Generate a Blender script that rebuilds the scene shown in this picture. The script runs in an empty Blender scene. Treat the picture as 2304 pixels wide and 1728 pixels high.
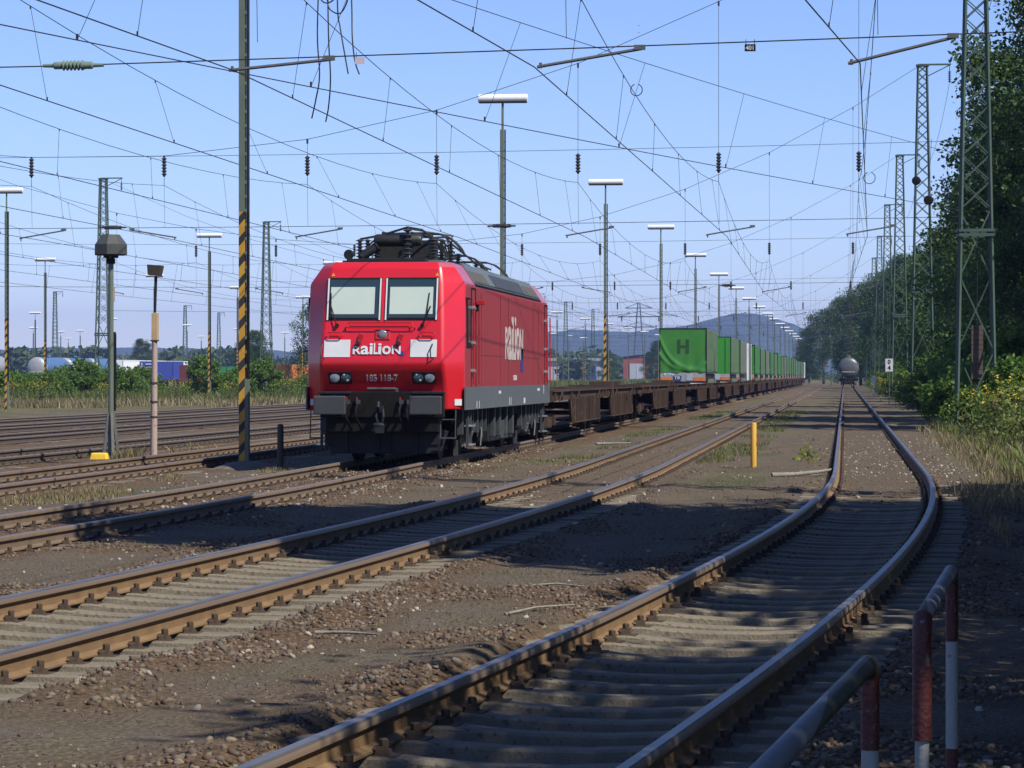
import bpy, math, random
import numpy as np
from mathutils import Vector, Matrix
R = math.radians
rng = np.random.default_rng(7)
random.seed(7)
C = bpy.context.scene.collection
S = bpy.context.scene

# ---------------------------------------------------------------- camera, sky, sun, exposure
cam = bpy.data.objects.new('camera', bpy.data.cameras.new('camera'))
C.objects.link(cam)
cam.data.sensor_width = 36; cam.data.lens = 106.7
cam.data.clip_start = 0.5; cam.data.clip_end = 30000
cam.location = (0, 0, 1.78)
YAW = math.atan(748/6830)
cam.rotation_euler = (R(90-0.151), 0, YAW)
S.camera = cam

SUN = Vector((0.545, -0.367, 0.755)).normalized()
w = bpy.data.worlds.new('World'); S.world = w; w.use_nodes = True
nt = w.node_tree; bg = nt.nodes['Background']
sky = nt.nodes.new('ShaderNodeTexSky'); sky.sky_type = 'NISHITA'; sky.sun_disc = False
sky.sun_elevation = R(49); sky.sun_rotation = math.atan2(SUN.x, SUN.y)
sky.altitude = 0; sky.air_density = 0.85; sky.dust_density = 0.0; sky.ozone_density = 9.0
tint = nt.nodes.new('ShaderNodeMix'); tint.data_type = 'RGBA'; tint.blend_type = 'MULTIPLY'; tint.inputs['Factor'].default_value = 1
nt.links.new(sky.outputs[0], tint.inputs['A']); tint.inputs['B'].default_value = (1.12, .97, 1.05, 1)   # the camera's bluish-violet white balance
nt.links.new(tint.outputs['Result'], bg.inputs[0]); bg.inputs[1].default_value = 0.108
sun = bpy.data.objects.new('sun', bpy.data.lights.new('sun', 'SUN')); C.objects.link(sun)
sun.data.energy = 4.9; sun.data.angle = R(0.53); sun.data.color = (1, .935, .80)
sun.rotation_euler = SUN.to_track_quat('Z', 'Y').to_euler()
S.view_settings.view_transform = 'Standard'; S.view_settings.look = 'None'
S.view_settings.exposure = 0.5; S.view_settings.gamma = 1.0
S.cycles.max_bounces = 6; S.cycles.transparent_max_bounces = 6
S.cycles.volume_bounces = 0

# ---------------------------------------------------------------- helpers
def link(o, parent=None):
    C.objects.link(o)
    if parent is not None: o.parent = parent
    return o
def tag(o, label=None, cat=None, group=None, kind=None):
    if label: o['label'] = label
    if cat: o['category'] = cat
    if group: o['group'] = group
    if kind: o['kind'] = kind
    return o
def thing(name, label, cat, loc=(0,0,0), rz=0, group=None):
    o = bpy.data.objects.new(name, None); o.empty_display_size = .2
    o.location = loc; o.rotation_euler = (0,0,rz); link(o)
    return tag(o, label, cat, group)
def dup(root, loc=None, rz=None, label=None, group=None, scale=None):
    r = root.copy(); C.objects.link(r)
    if loc is not None: r.location = loc
    if rz is not None: r.rotation_euler = (0,0,rz)
    if scale is not None: r.scale = scale if hasattr(scale, '__len__') else (scale,)*3
    if label: r['label'] = label
    if group: r['group'] = group
    def rec(src, dst):
        for ch in list(src.children):
            c = ch.copy(); C.objects.link(c); c.parent = dst; rec(ch, c)
    rec(root, r)
    return r
ORD = ['nearest','second','third','fourth','fifth','sixth','seventh','eighth','ninth','tenth','eleventh','twelfth','thirteenth','fourteenth','fifteenth','sixteenth','seventeenth','eighteenth','nineteenth','twentieth','twenty-first','twenty-second','twenty-third','twenty-fourth','twenty-fifth','twenty-sixth','twenty-seventh','twenty-eighth','twenty-ninth','thirtieth']

class MB:
    def __init__(s): s.v = []; s.f = []; s.m = []; s.mats = []
    def mi(s, m):
        if m not in s.mats: s.mats.append(m)
        return s.mats.index(m)
    def add(s, vs, fs, m):
        b = len(s.v); i = s.mi(m)
        s.v += [tuple(v) for v in vs]
        for f in fs: s.f.append([b+k for k in f]); s.m.append(i)
    def box(s, c, d, m, rot=None, taper=1):
        vs = []
        for z in (-.5, .5):
            k = taper if z > 0 else 1
            for x, y in ((-.5,-.5),(.5,-.5),(.5,.5),(-.5,.5)):
                v = Vector((x*d[0]*k, y*d[1]*k, z*d[2]))
                if rot is not None: v = rot @ v
                vs.append((v.x+c[0], v.y+c[1], v.z+c[2]))
        s.add(vs, [(3,2,1,0),(4,5,6,7),(0,1,5,4),(1,2,6,5),(2,3,7,6),(3,0,4,7)], m)
    def bar(s, a, b, wd, m, w2=None):
        a, b = Vector(a), Vector(b); d = b-a
        if d.length < 1e-6: return
        q = d.to_track_quat('Z', 'Y').to_matrix()
        s.box((a+b)/2, (wd, w2 or wd, d.length), m, q)
    def tube(s, pts, r, m, n=8, cap=True):
        pts = [Vector(p) for p in pts]; vs = []; k = len(pts)
        rr = r if hasattr(r, '__len__') else [r]*k
        up = Vector((0,0,1))
        t0 = (pts[1]-pts[0]).normalized()
        if abs(t0.dot(up)) > .95: up = Vector((1,0,0))
        prev = None
        for i, p in enumerate(pts):
            t = (pts[min(i+1,k-1)]-pts[max(i-1,0)])
            t = t.normalized() if t.length > 1e-9 else t0
            a = (prev - t*prev.dot(t)) if prev is not None else (up - t*up.dot(t))
            a = a.normalized() if a.length > 1e-6 else Vector((1,0,0))
            prev = a; b = t.cross(a)
            for j in range(n):
                an = 2*math.pi*j/n
                vs.append(p + (a*math.cos(an)+b*math.sin(an))*rr[i])
        fs = [(i*n+j, i*n+(j+1)%n, (i+1)*n+(j+1)%n, (i+1)*n+j) for i in range(k-1) for j in range(n)]
        if cap: fs += [tuple(range(n-1,-1,-1)), tuple((k-1)*n+j for j in range(n))]
        s.add(vs, fs, m)
    def lathe(s, prof, m, n=20, c=(0,0,0), axis='z', cap=True):
        vs = []
        for r, h in prof:
            for j in range(n):
                a = 2*math.pi*j/n; x, y = r*math.cos(a), r*math.sin(a)
                v = (x,y,h) if axis == 'z' else ((x,h,y) if axis == 'y' else (h,x,y))
                vs.append((v[0]+c[0], v[1]+c[1], v[2]+c[2]))
        k = len(prof)
        fs = [(i*n+j, i*n+(j+1)%n, (i+1)*n+(j+1)%n, (i+1)*n+j) for i in range(k-1) for j in range(n)]
        if cap: fs += [tuple(range(n-1,-1,-1)), tuple((k-1)*n+j for j in range(n))]
        s.add(vs, fs, m)
    def quad(s, a, b, c, d, m): s.add([a,b,c,d], [(0,1,2,3)], m)
    def prism(s, poly, y0, y1, m, axis='y'):
        # poly of (u, z): u is x for axis y, y for axis x
        n = len(poly)
        if axis == 'y': vs = [(u,y0,z) for u,z in poly]+[(u,y1,z) for u,z in poly]
        else: vs = [(y0,u,z) for u,z in poly]+[(y1,u,z) for u,z in poly]
        fs = [tuple(range(n-1,-1,-1)), tuple(range(n,2*n))]+[(i,(i+1)%n,n+(i+1)%n,n+i) for i in range(n)]
        s.add(vs, fs, m)
    def build(s, name, parent=None, smooth=None, bevel=None, seg=2):
        me = bpy.data.meshes.new(name)
        me.from_pydata(s.v, [], s.f)
        for m in s.mats: me.materials.append(m)
        me.polygons.foreach_set('material_index', s.m)
        me.validate()
        import bmesh
        bm = bmesh.new(); bm.from_mesh(me); bmesh.ops.recalc_face_normals(bm, faces=bm.faces); bm.to_mesh(me); bm.free()
        if smooth:
            me.polygons.foreach_set('use_smooth', [True]*len(me.polygons)); me.set_sharp_from_angle(angle=R(smooth))
        o = bpy.data.objects.new(name, me); link(o, parent)
        if bevel:
            b = o.modifiers.new('bevel', 'BEVEL'); b.width = bevel; b.segments = seg; b.limit_method = 'ANGLE'; b.angle_limit = R(28)
            b.harden_normals = False
        return o

def text(mb, txt, size, mat, M, bold=0.0, depth=.004, align='CENTER'):
    cu = bpy.data.curves.new('t', 'FONT'); cu.body = txt; cu.size = size; cu.align_x = align
    cu.extrude = depth; cu.offset = bold; cu.resolution_u = 3
    o = bpy.data.objects.new('t', cu); C.objects.link(o)
    dg = bpy.context.evaluated_depsgraph_get()
    me = bpy.data.meshes.new_from_object(o.evaluated_get(dg))
    mb.add([M @ v.co for v in me.vertices], [tuple(p.vertices) for p in me.polygons], mat)
    bpy.data.objects.remove(o); bpy.data.curves.remove(cu); bpy.data.meshes.remove(me)

def npmesh(name, verts, faces, mat, parent=None, smooth=False):
    me = bpy.data.meshes.new(name)
    nv, nf, k = len(verts), len(faces), faces.shape[1]
    me.vertices.add(nv); me.vertices.foreach_set('co', np.asarray(verts, np.float32).ravel())
    me.loops.add(nf*k); me.loops.foreach_set('vertex_index', np.asarray(faces, np.int32).ravel())
    me.polygons.add(nf); me.polygons.foreach_set('loop_start', np.arange(0, nf*k, k, dtype=np.int32))
    me.polygons.foreach_set('loop_total', np.full(nf, k, np.int32))
    if smooth: me.polygons.foreach_set('use_smooth', np.ones(nf, bool))
    me.update(calc_edges=True)
    me.materials.append(mat)
    o = bpy.data.objects.new(name, me); link(o, parent)
    return o

# ---------------------------------------------------------------- materials
def mat(name, c1, c2=None, rough=.7, metal=0, scale=8, amt=.5, bump=0, bscale=60, coat=0, emit=None, island=0, detail=4, stretch=None, trans=0, c3=None, c3t=.6):
    m = bpy.data.materials.new(name); m.use_nodes = True
    n = m.node_tree.nodes; L = m.node_tree.links; b = n['Principled BSDF']
    b.inputs['Roughness'].default_value = rough; b.inputs['Metallic'].default_value = metal
    if coat: b.inputs['Coat Weight'].default_value = coat; b.inputs['Coat Roughness'].default_value = .12
    b.inputs['Base Color'].default_value = (*c1, 1)
    if c2 is not None:
        tc = n.new('ShaderNodeTexCoord'); src = tc.outputs['Object']
        if stretch:
            mp = n.new('ShaderNodeMapping'); mp.inputs['Scale'].default_value = stretch; L.new(src, mp.inputs[0]); src = mp.outputs[0]
        nz = n.new('ShaderNodeTexNoise'); nz.inputs['Scale'].default_value = scale; nz.inputs['Detail'].default_value = detail
        L.new(src, nz.inputs['Vector'])
        cr = n.new('ShaderNodeValToRGB'); cr.color_ramp.elements[0].position = .5-amt/2; cr.color_ramp.elements[1].position = .5+amt/2
        cr.color_ramp.elements[0].color = (*c1,1); cr.color_ramp.elements[1].color = (*c2,1)
        L.new(nz.outputs['Fac'], cr.inputs['Fac']); out = cr.outputs[0]
        if c3 is not None:
            n3 = n.new('ShaderNodeTexNoise'); n3.inputs['Scale'].default_value = scale*4.3; n3.inputs['Detail'].default_value = 5
            L.new(src, n3.inputs['Vector'])
            r3 = n.new('ShaderNodeValToRGB'); r3.color_ramp.elements[0].position = c3t; r3.color_ramp.elements[1].position = c3t+.08
            r3.color_ramp.elements[0].color = (0,0,0,1); r3.color_ramp.elements[1].color = (1,1,1,1)
            L.new(n3.outputs['Fac'], r3.inputs['Fac'])
            mx3 = n.new('ShaderNodeMix'); mx3.data_type = 'RGBA'; L.new(r3.outputs[0], mx3.inputs['Factor']); L.new(out, mx3.inputs['A'])
            mx3.inputs['B'].default_value = (*c3,1); out = mx3.outputs['Result']
        if island:
            g = n.new('ShaderNodeNewGeometry'); hs = n.new('ShaderNodeHueSaturation')
            ma = n.new('ShaderNodeMapRange'); ma.inputs['To Min'].default_value = 1-island; ma.inputs['To Max'].default_value = 1+island
            L.new(g.outputs['Random Per Island'], ma.inputs[0]); L.new(ma.outputs[0], hs.inputs['Value']); L.new(out, hs.inputs['Color']); out = hs.outputs[0]
        L.new(out, b.inputs['Base Color'])
        if bump:
            nb = n.new('ShaderNodeTexNoise'); nb.inputs['Scale'].default_value = bscale; nb.inputs['Detail'].default_value = 5
            L.new(src, nb.inputs['Vector'])
            bp = n.new('ShaderNodeBump'); bp.inputs['Strength'].default_value = bump; bp.inputs['Distance'].default_value = .02
            L.new(nb.outputs['Fac'], bp.inputs['Height']); L.new(bp.outputs[0], b.inputs['Normal'])
    if emit: b.inputs['Emission Color'].default_value = (*emit,1); b.inputs['Emission Strength'].default_value = 1
    return m

def leafmat(name, cols, trans=.35, rough=.55):
    m = bpy.data.materials.new(name); m.use_nodes = True
    n = m.node_tree.nodes; L = m.node_tree.links; b = n['Principled BSDF']
    g = n.new('ShaderNodeNewGeometry'); cr = n.new('ShaderNodeValToRGB')
    els = cr.color_ramp.elements
    while len(els) < len(cols): els.new(.5)
    for i, c in enumerate(cols): els[i].position = i/(len(cols)-1); els[i].color = (*c,1)
    L.new(g.outputs['Random Per Island'], cr.inputs[0]); L.new(cr.outputs[0], b.inputs['Base Color'])
    b.inputs['Roughness'].default_value = rough; b.inputs['Specular IOR Level'].default_value = .3
    t = n.new('ShaderNodeBsdfTranslucent'); L.new(cr.outputs[0], t.inputs[0])
    mx = n.new('ShaderNodeMixShader'); mx.inputs[0].default_value = trans
    L.new(b.outputs[0], mx.inputs[1]); L.new(t.outputs[0], mx.inputs[2]); L.new(mx.outputs[0], n['Material Output'].inputs[0])
    return m

def stripemat(name, ca, cb, period, slope, fade=None):
    m = bpy.data.materials.new(name); m.use_nodes = True
    n = m.node_tree.nodes; L = m.node_tree.links; b = n['Principled BSDF']; b.inputs['Roughness'].default_value = .6
    tc = n.new('ShaderNodeTexCoord'); sp = n.new('ShaderNodeSeparateXYZ'); L.new(tc.outputs['Object'], sp.inputs[0])
    mu = n.new('ShaderNodeMath'); mu.operation = 'MULTIPLY_ADD'; mu.inputs[1].default_value = -slope
    L.new(sp.outputs['X'], mu.inputs[0]); L.new(sp.outputs['Z'], mu.inputs[2])
    dv = n.new('ShaderNodeMath'); dv.operation = 'DIVIDE'; dv.inputs[1].default_value = period; L.new(mu.outputs[0], dv.inputs[0])
    fr = n.new('ShaderNodeMath'); fr.operation = 'FRACT'; L.new(dv.outputs[0], fr.inputs[0])
    gt = n.new('ShaderNodeMath'); gt.operation = 'GREATER_THAN'; gt.inputs[1].default_value = .58; L.new(fr.outputs[0], gt.inputs[0])
    nz = n.new('ShaderNodeTexNoise'); nz.inputs['Scale'].default_value = 9; L.new(tc.outputs['Object'], nz.inputs['Vector'])
    cr = n.new('ShaderNodeValToRGB'); cr.color_ramp.elements[0].position = .35; cr.color_ramp.elements[1].position = .7
    cr.color_ramp.elements[0].color = (*ca,1); cr.color_ramp.elements[1].color = (ca[0]*.8, ca[1]*.72, ca[2]*.8, 1)
    L.new(nz.outputs['Fac'], cr.inputs[0])
    mx = n.new('ShaderNodeMix'); mx.data_type = 'RGBA'; L.new(gt.outputs[0], mx.inputs['Factor']); L.new(cr.outputs[0], mx.inputs['A']); mx.inputs['B'].default_value = (*cb,1)
    L.new(mx.outputs['Result'], b.inputs['Base Color'])
    return m

M_rust = mat('rail_rust', (.13,.078,.038), (.20,.125,.062), .8, 0, 5, .6, .3, 90)
M_rustd = mat('rail_rust_dark', (.10,.07,.048), (.16,.11,.07), .85, 0, 5, .6, .3, 90)
M_rustk = mat('rail_old_dark', (.045,.035,.028), (.08,.06,.045), .85, 0, 5, .6)
M_railside = mat('rail_head_worn', (.17,.125,.095), (.21,.15,.11), .5, .25, 4, .6, stretch=(1,.15,1))
M_railtop = mat('rail_steel', (.24,.235,.25), (.15,.135,.13), .46, .75, 6, .5, stretch=(1,.15,1))
M_conc = mat('sleeper_concrete', (.11,.094,.070), (.195,.168,.125), .9, 0, 6, .7, .5, 45, c3=(.09,.065,.045), c3t=.6)
M_clip = mat('clip_iron', (.035,.025,.018), (.085,.055,.036), .75, .2, 20, .6, .3, 80)
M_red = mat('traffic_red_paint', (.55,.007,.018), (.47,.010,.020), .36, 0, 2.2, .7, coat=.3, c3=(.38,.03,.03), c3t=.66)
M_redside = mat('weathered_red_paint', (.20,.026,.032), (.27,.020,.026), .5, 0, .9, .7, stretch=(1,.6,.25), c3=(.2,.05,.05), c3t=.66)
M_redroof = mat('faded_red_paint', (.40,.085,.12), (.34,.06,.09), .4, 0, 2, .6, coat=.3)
M_grey = mat('grey_band_paint', (.10,.112,.125), (.075,.083,.092), .5, 0, 2.5, .7, c3=(.16,.12,.09), c3t=.7)
M_roof = mat('roof_grey', (.085,.10,.10), (.125,.14,.135), .45, .1, 2, .6)
M_vent = mat('vent_olive', (.07,.062,.04), (.10,.09,.06), .6, .1, 5, .6)
M_black = mat('black_iron', (.006,.006,.007), (.014,.013,.012), .6, .1, 10, .6)
M_pan = mat('pantograph_iron', (.016,.017,.018), (.04,.04,.035), .5, .3, 12, .6)
M_dark = mat('dark_grey_iron', (.013,.015,.019), (.026,.028,.033), .55, .1, 7, .6)
M_under = mat('underframe_grey', (.055,.063,.072), (.025,.027,.03), .6, .1, 5, .6)
M_lett = mat('dulled_lettering', (.40,.33,.31), (.46,.38,.36), .6, 0, 3, .6)
M_white = mat('white_paint', (.55,.57,.60), (.48,.50,.53), .5, 0, 4, .5)
M_silver = mat('bare_metal', (.6,.62,.62), (.45,.46,.46), .3, .7, 9, .5)
M_blue = mat('blue_paint', (.02,.03,.16), (.02,.035,.2), .5, 0, 5, .5)
M_yellow = mat('yellow_paint', (.55,.33,.035), (.45,.24,.03), .6, 0, 12, .6, .2, 50, c3=(.2,.11,.04), c3t=.66)
M_orange = mat('orange_mark', (.6,.28,.02), (.55,.25,.02), .5, 0, 5, .5)
M_redpart = mat('red_trim', (.4,.008,.012), (.3,.008,.012), .45, 0, 8, .5)
M_green = mat('mast_green', (.035,.066,.05), (.055,.09,.07), .6, 0, 3, .6, c3=(.09,.08,.06), c3t=.68)
M_lampgreen = mat('lamp_pole_green', (.085,.115,.09), (.12,.145,.11), .55, 0, 3, .6)
M_dirtmetal = mat('wagon_brown', (.036,.024,.019), (.078,.052,.042), .85, 0, 1.6, .7, .3, 30, stretch=(1,1,.45), c3=(.125,.09,.07), c3t=.64)
M_lamphead = mat('lamp_white', (.78,.79,.8), (.7,.71,.72), .35, .1, 4, .5)
M_wire = mat('wire_copper', (.020,.022,.026), (.035,.035,.035), .6, .3, 3, .5)
M_armgalv = mat('galvanised', (.16,.16,.15), (.11,.11,.11), .5, .5, 8, .6)
M_insul = mat('insulator_brown', (.03,.028,.03), (.05,.045,.045), .3, 0, 8, .5)
M_insulg = mat('insulator_green', (.16,.22,.17), (.12,.17,.14), .3, 0, 8, .5)
M_post = mat('old_post', (.07,.058,.045), (.045,.04,.03), .85, 0, 14, .6, .3, 60)
M_wood = mat('weathered_wood', (.24,.23,.21), (.13,.12,.10), .9, 0, 12, .6, .4, 70)
M_bark = mat('bark', (.05,.04,.028), (.09,.075,.055), .95, 0, 6, .6, .6, 25)
M_tarp = mat('green_tarp', (.032,.155,.022), (.046,.20,.03), .4, 0, 1.3, .6, .35, 3)
M_tarpside = mat('dirty_green_tarp', (.085,.135,.07), (.06,.12,.045), .6, 0, 1.2, .7, stretch=(1,.5,.3), c3=(.15,.15,.12), c3t=.6)
M_green2 = mat('bright_green_door', (.028,.24,.02), (.036,.20,.026), .45, 0, 1.1, .6)
M_tarpgrey = mat('grey_trailer_side', (.13,.14,.12), (.09,.12,.075), .6, 0, .9, .7, stretch=(1,.5,.3))
M_brick = mat('red_brick', (.26,.075,.06), (.2,.06,.05), .9, 0, .5, .6)
M_grey2 = mat('pale_grey_door', (.3,.33,.38), (.36,.38,.42), .6, 0, 1, .5)
M_tank = mat('tank_grey', (.12,.125,.13), (.085,.09,.095), .4, .3, 1.2, .6)
M_tankpale = mat('tank_pale_grey', (.34,.35,.36), (.27,.28,.3), .45, .2, 1.2, .6)
M_tankblue = mat('tank_blue', (.06,.13,.28), (.09,.16,.3), .4, .1, 1, .6)
M_cblue = mat('container_blue', (.035,.06,.33), (.05,.07,.28), .5, 0, 1, .6)
M_cred = mat('container_red', (.4,.03,.025), (.28,.03,.025), .6, 0, 1, .6)
M_cgreen = mat('container_green', (.03,.2,.06), (.03,.16,.05), .6, 0, 1, .6)
M_corange = mat('container_orange', (.6,.2,.03), (.5,.16,.03), .6, 0, 1, .6)
M_cwhite = mat('container_white', (.75,.76,.78), (.65,.67,.7), .5, 0, 1, .6)
for m_ in (M_black, M_dark, M_dirtmetal): m_.node_tree.nodes['Principled BSDF'].inputs['Specular IOR Level'].default_value = .15
M_buf = mat('buffer_grey', (.028,.032,.038), (.042,.045,.050), .6, 0, 7, .6)
M_stripe = stripemat('yellow_black_stripes', (.46,.26,.025), (.02,.02,.018), .40, 1.1)

M_glass = mat('cab_glass', (.02,.04,.05), None, .06); M_glass.node_tree.nodes['Principled BSDF'].inputs['Specular IOR Level'].default_value = .9
M_blind = mat('window_blind', (.42,.50,.46), (.37,.45,.42), .85, 0, 1.5, .6)
M_lens = mat('lamp_lens', (.22,.25,.30), (.15,.17,.2), .15, .2, 20, .5)
M_recess = mat('headlight_recess', (.06,.012,.014), (.04,.012,.014), .5, 0, 20, .5)

# ---------------------------------------------------------------- tracks: centre lines
TR = {1:(-8.45,.0013,50), 2:(-3.97,.00104,56), 3:(.6,.00142,52), 4:(-13.0,0,0), 5:(-17.0,0,0), 6:(-22.1,0,0), 7:(-26.3,0,0), 8:(-30.4,0,0)}
def cx(t, y):
    X, a, y0 = TR[t]
    return X - a*np.maximum(0, y0-np.asarray(y, float))**2
def ctan(t, y):
    X, a, y0 = TR[t]; d = 2*a*max(0, y0-y)
    v = Vector((d, 1, 0)); return v.normalized()

# value noise
_lat = rng.random((256,256))
def vnoise(x, y):
    xi = np.floor(x).astype(int); yi = np.floor(y).astype(int); fx = x-xi; fy = y-yi
    fx = fx*fx*(3-2*fx); fy = fy*fy*(3-2*fy)
    g = lambda i, j: _lat[i & 255, j & 255]
    return (g(xi,yi)*(1-fx)+g(xi+1,yi)*fx)*(1-fy)+(g(xi,yi+1)*(1-fx)+g(xi+1,yi+1)*fx)*fy
def tdist(x, y):
    d = np.full(np.shape(x), 1e9)
    for t in (1,2,3,4,5,6,7,8): d = np.minimum(d, np.abs(x-cx(t,y)))
    return d
def gheight(x, y):
    d = tdist(x, y)
    z = (vnoise(x*2.3, y*2.3)-.5)*.045 + (vnoise(x*.5+9, y*.35)-.5)*.07
    z = z + .03
    k = np.clip((d-1.0)/.3, 0, 1); k = k*k*(3-2*k)
    fill = np.where(x > -6.5, np.clip((y-32)/16, 0, 1), 1.0)
    zt = -.075 + fill*.10 + (vnoise(x*6, y*6)-.5)*.03
    sh = np.exp(-((d-1.38)/.22)**2)*np.clip((60-y)/20, 0, 1)*.035
    z = z + sh
    z = zt*(1-k) + z*k
    far = np.clip((np.hypot(x,y)-300)/300, 0, 1)
    right = np.clip((x-3.4)/3, 0, 1)*np.clip((y-5)/20, 0, 1)*np.clip((700-y)/200,0,1)
    return z*(1-far)+ right*.25

# ---------------------------------------------------------------- ground
def grow(a, step, end, f):
    out = []
    while abs(a) < abs(end): a += step; step *= f; out.append(a)
    return out
xs = np.array(sorted(grow(-12, -.12, -9000, 1.09)+list(np.arange(-12, 5, .1))+grow(5, .12, 9000, 1.09)))
ys = np.array(sorted(grow(10,-.2,-300,1.2)+list(np.arange(10,36,.12))+list(np.arange(36,70,.3))+grow(70,.35,14000,1.045)))
GX, GY = np.meshgrid(xs, ys)
GZ = gheight(GX, GY)
nx, ny = len(xs), len(ys)
idx = np.arange(nx*ny).reshape(ny, nx)
F = np.stack([idx[:-1,:-1], idx[:-1,1:], idx[1:,1:], idx[1:,:-1]], -1).reshape(-1,4)

def ground_mat():
    m = bpy.data.materials.new('yard_ground'); m.use_nodes = True
    n = m.node_tree.nodes; L = m.node_tree.links; b = n['Principled BSDF']; b.inputs['Roughness'].default_value = .95
    b.inputs['Specular IOR Level'].default_value = .15
    tc = n.new('ShaderNodeTexCoord'); at = n.new('ShaderNodeAttribute'); at.attribute_name = 'zone'
    sp = n.new('ShaderNodeSeparateColor'); L.new(at.outputs['Color'], sp.inputs[0])
    def noise(s, d=5, r=.6):
        z = n.new('ShaderNodeTexNoise'); z.inputs['Scale'].default_value = s; z.inputs['Detail'].default_value = d; z.inputs['Roughness'].default_value = r
        L.new(tc.outputs['Object'], z.inputs['Vector']); return z.outputs['Fac']
    def ramp(f, els):
        c = n.new('ShaderNodeValToRGB'); e = c.color_ramp.elements
        while len(e) < len(els): e.new(.5)
        for i,(p,col) in enumerate(els): e[i].position = p; e[i].color = (*col,1)
        L.new(f, c.inputs[0]); return c.outputs[0]
    def mix(f, a, bb):
        x = n.new('ShaderNodeMix'); x.data_type = 'RGBA'
        if isinstance(f, float): x.inputs['Factor'].default_value = f
        else: L.new(f, x.inputs['Factor'])
        L.new(a, x.inputs['A']); L.new(bb, x.inputs['B']); return x.outputs['Result']
    base = ramp(noise(.55), [(.34,(.086,.066,.060)),(.5,(.128,.101,.090)),(.64,(.120,.103,.077))])
    moss = ramp(noise(1.3), [(.40,(0,0,0)),(.58,(.85,.85,.85))])
    base = mix(moss, base, ramp(noise(9), [(.35,(.065,.058,.03)),(.65,(.12,.105,.06))]))
    fine = ramp(noise(38, 4, .7), [(.3,(.020,.016,.012)),(.48,(.105,.084,.062)),(.62,(.17,.14,.10)),(.70,(.33,.29,.22))])
    base = mix(.55, base, fine)
    bal = ramp(noise(22, 4, .7), [(.3,(.016,.011,.007)),(.48,(.10,.063,.038)),(.62,(.16,.105,.064)),(.72,(.26,.2,.14))])
    base = mix(sp.outputs[0], base, bal)
    gr = ramp(noise(.35, 6, .7), [(.35,(.045,.065,.02)),(.5,(.10,.10,.04)),(.64,(.17,.14,.075))])
    base = mix(sp.outputs[1], base, gr)
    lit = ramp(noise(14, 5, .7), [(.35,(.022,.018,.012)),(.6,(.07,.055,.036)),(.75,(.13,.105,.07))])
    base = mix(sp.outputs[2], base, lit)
    L.new(base, b.inputs['Base Color'])
    bp = n.new('ShaderNodeBump'); bp.inputs['Strength'].default_value = .8; bp.inputs['Distance'].default_value = .03
    vo = n.new('ShaderNodeTexVoronoi'); vo.inputs['Scale'].default_value = 24; L.new(tc.outputs['Object'], vo.inputs['Vector'])
    ad = n.new('ShaderNodeMath'); ad.operation = 'ADD'; L.new(vo.outputs['Distance'], ad.inputs[0]); L.new(noise(55,4,.7), ad.inputs[1])
    L.new(ad.outputs[0], bp.inputs['Height']); L.new(bp.outputs[0], b.inputs['Normal'])
    return m
gv = np.stack([GX.ravel(), GY.ravel(), GZ.ravel()], 1)
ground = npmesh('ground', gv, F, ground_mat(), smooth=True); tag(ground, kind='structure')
gx, gy = gv[:,0], gv[:,1]
D = tdist(gx, gy)
patch = vnoise(gx*1.1+30, gy*.7)
ball = np.clip((2.25-D+(patch-.5)*1.6)/.8, 0, 1)
fadeb = np.where(gx > -6.5, np.clip((48-gy)/20, 0.25, 1), np.clip(1.0, 0, 1))
ball = ball*fadeb
green = np.clip((-gx-33+(vnoise(gx*.2,gy*.05)-.5)*10)/6, 0, 1)*np.clip((gy-60)/20,0,1)
green = np.maximum(green, np.clip((np.hypot(gx,gy)-520)/250,0,1))
green = np.maximum(green, np.clip((vnoise(gx*.5+4, gy*.16+7)-.62)*4,0,.55)*np.clip((D-1.2)/.6,0,1)*(gy>44))
green = np.maximum(green, np.clip((gx-3.2-(patch-.5)*1.2)/1.2, 0, 1)*np.clip((gy-45)/20,0,1)*.8)
gap_shade = np.clip((.92-np.minimum(np.abs(gx-cx(2,gy)),np.abs(gx-cx(3,gy))))/.12,0,1)*np.clip((38-gy)/10,0,1)*.8  # dark dirt colour between rails, also painted in as shade of the sleeper gaps
litter_shade = np.clip((gx-cx(3,gy)-1.7+(patch-.5)*1.2)/.8, 0, 1)*np.clip((60-gy)/12,0,1)
litter_shade = np.maximum(litter_shade, gap_shade)
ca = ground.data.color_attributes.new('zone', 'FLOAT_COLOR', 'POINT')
ca.data.foreach_set('color', np.stack([ball, green, litter_shade, np.ones_like(ball)],1).astype(np.float32).ravel())

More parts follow.
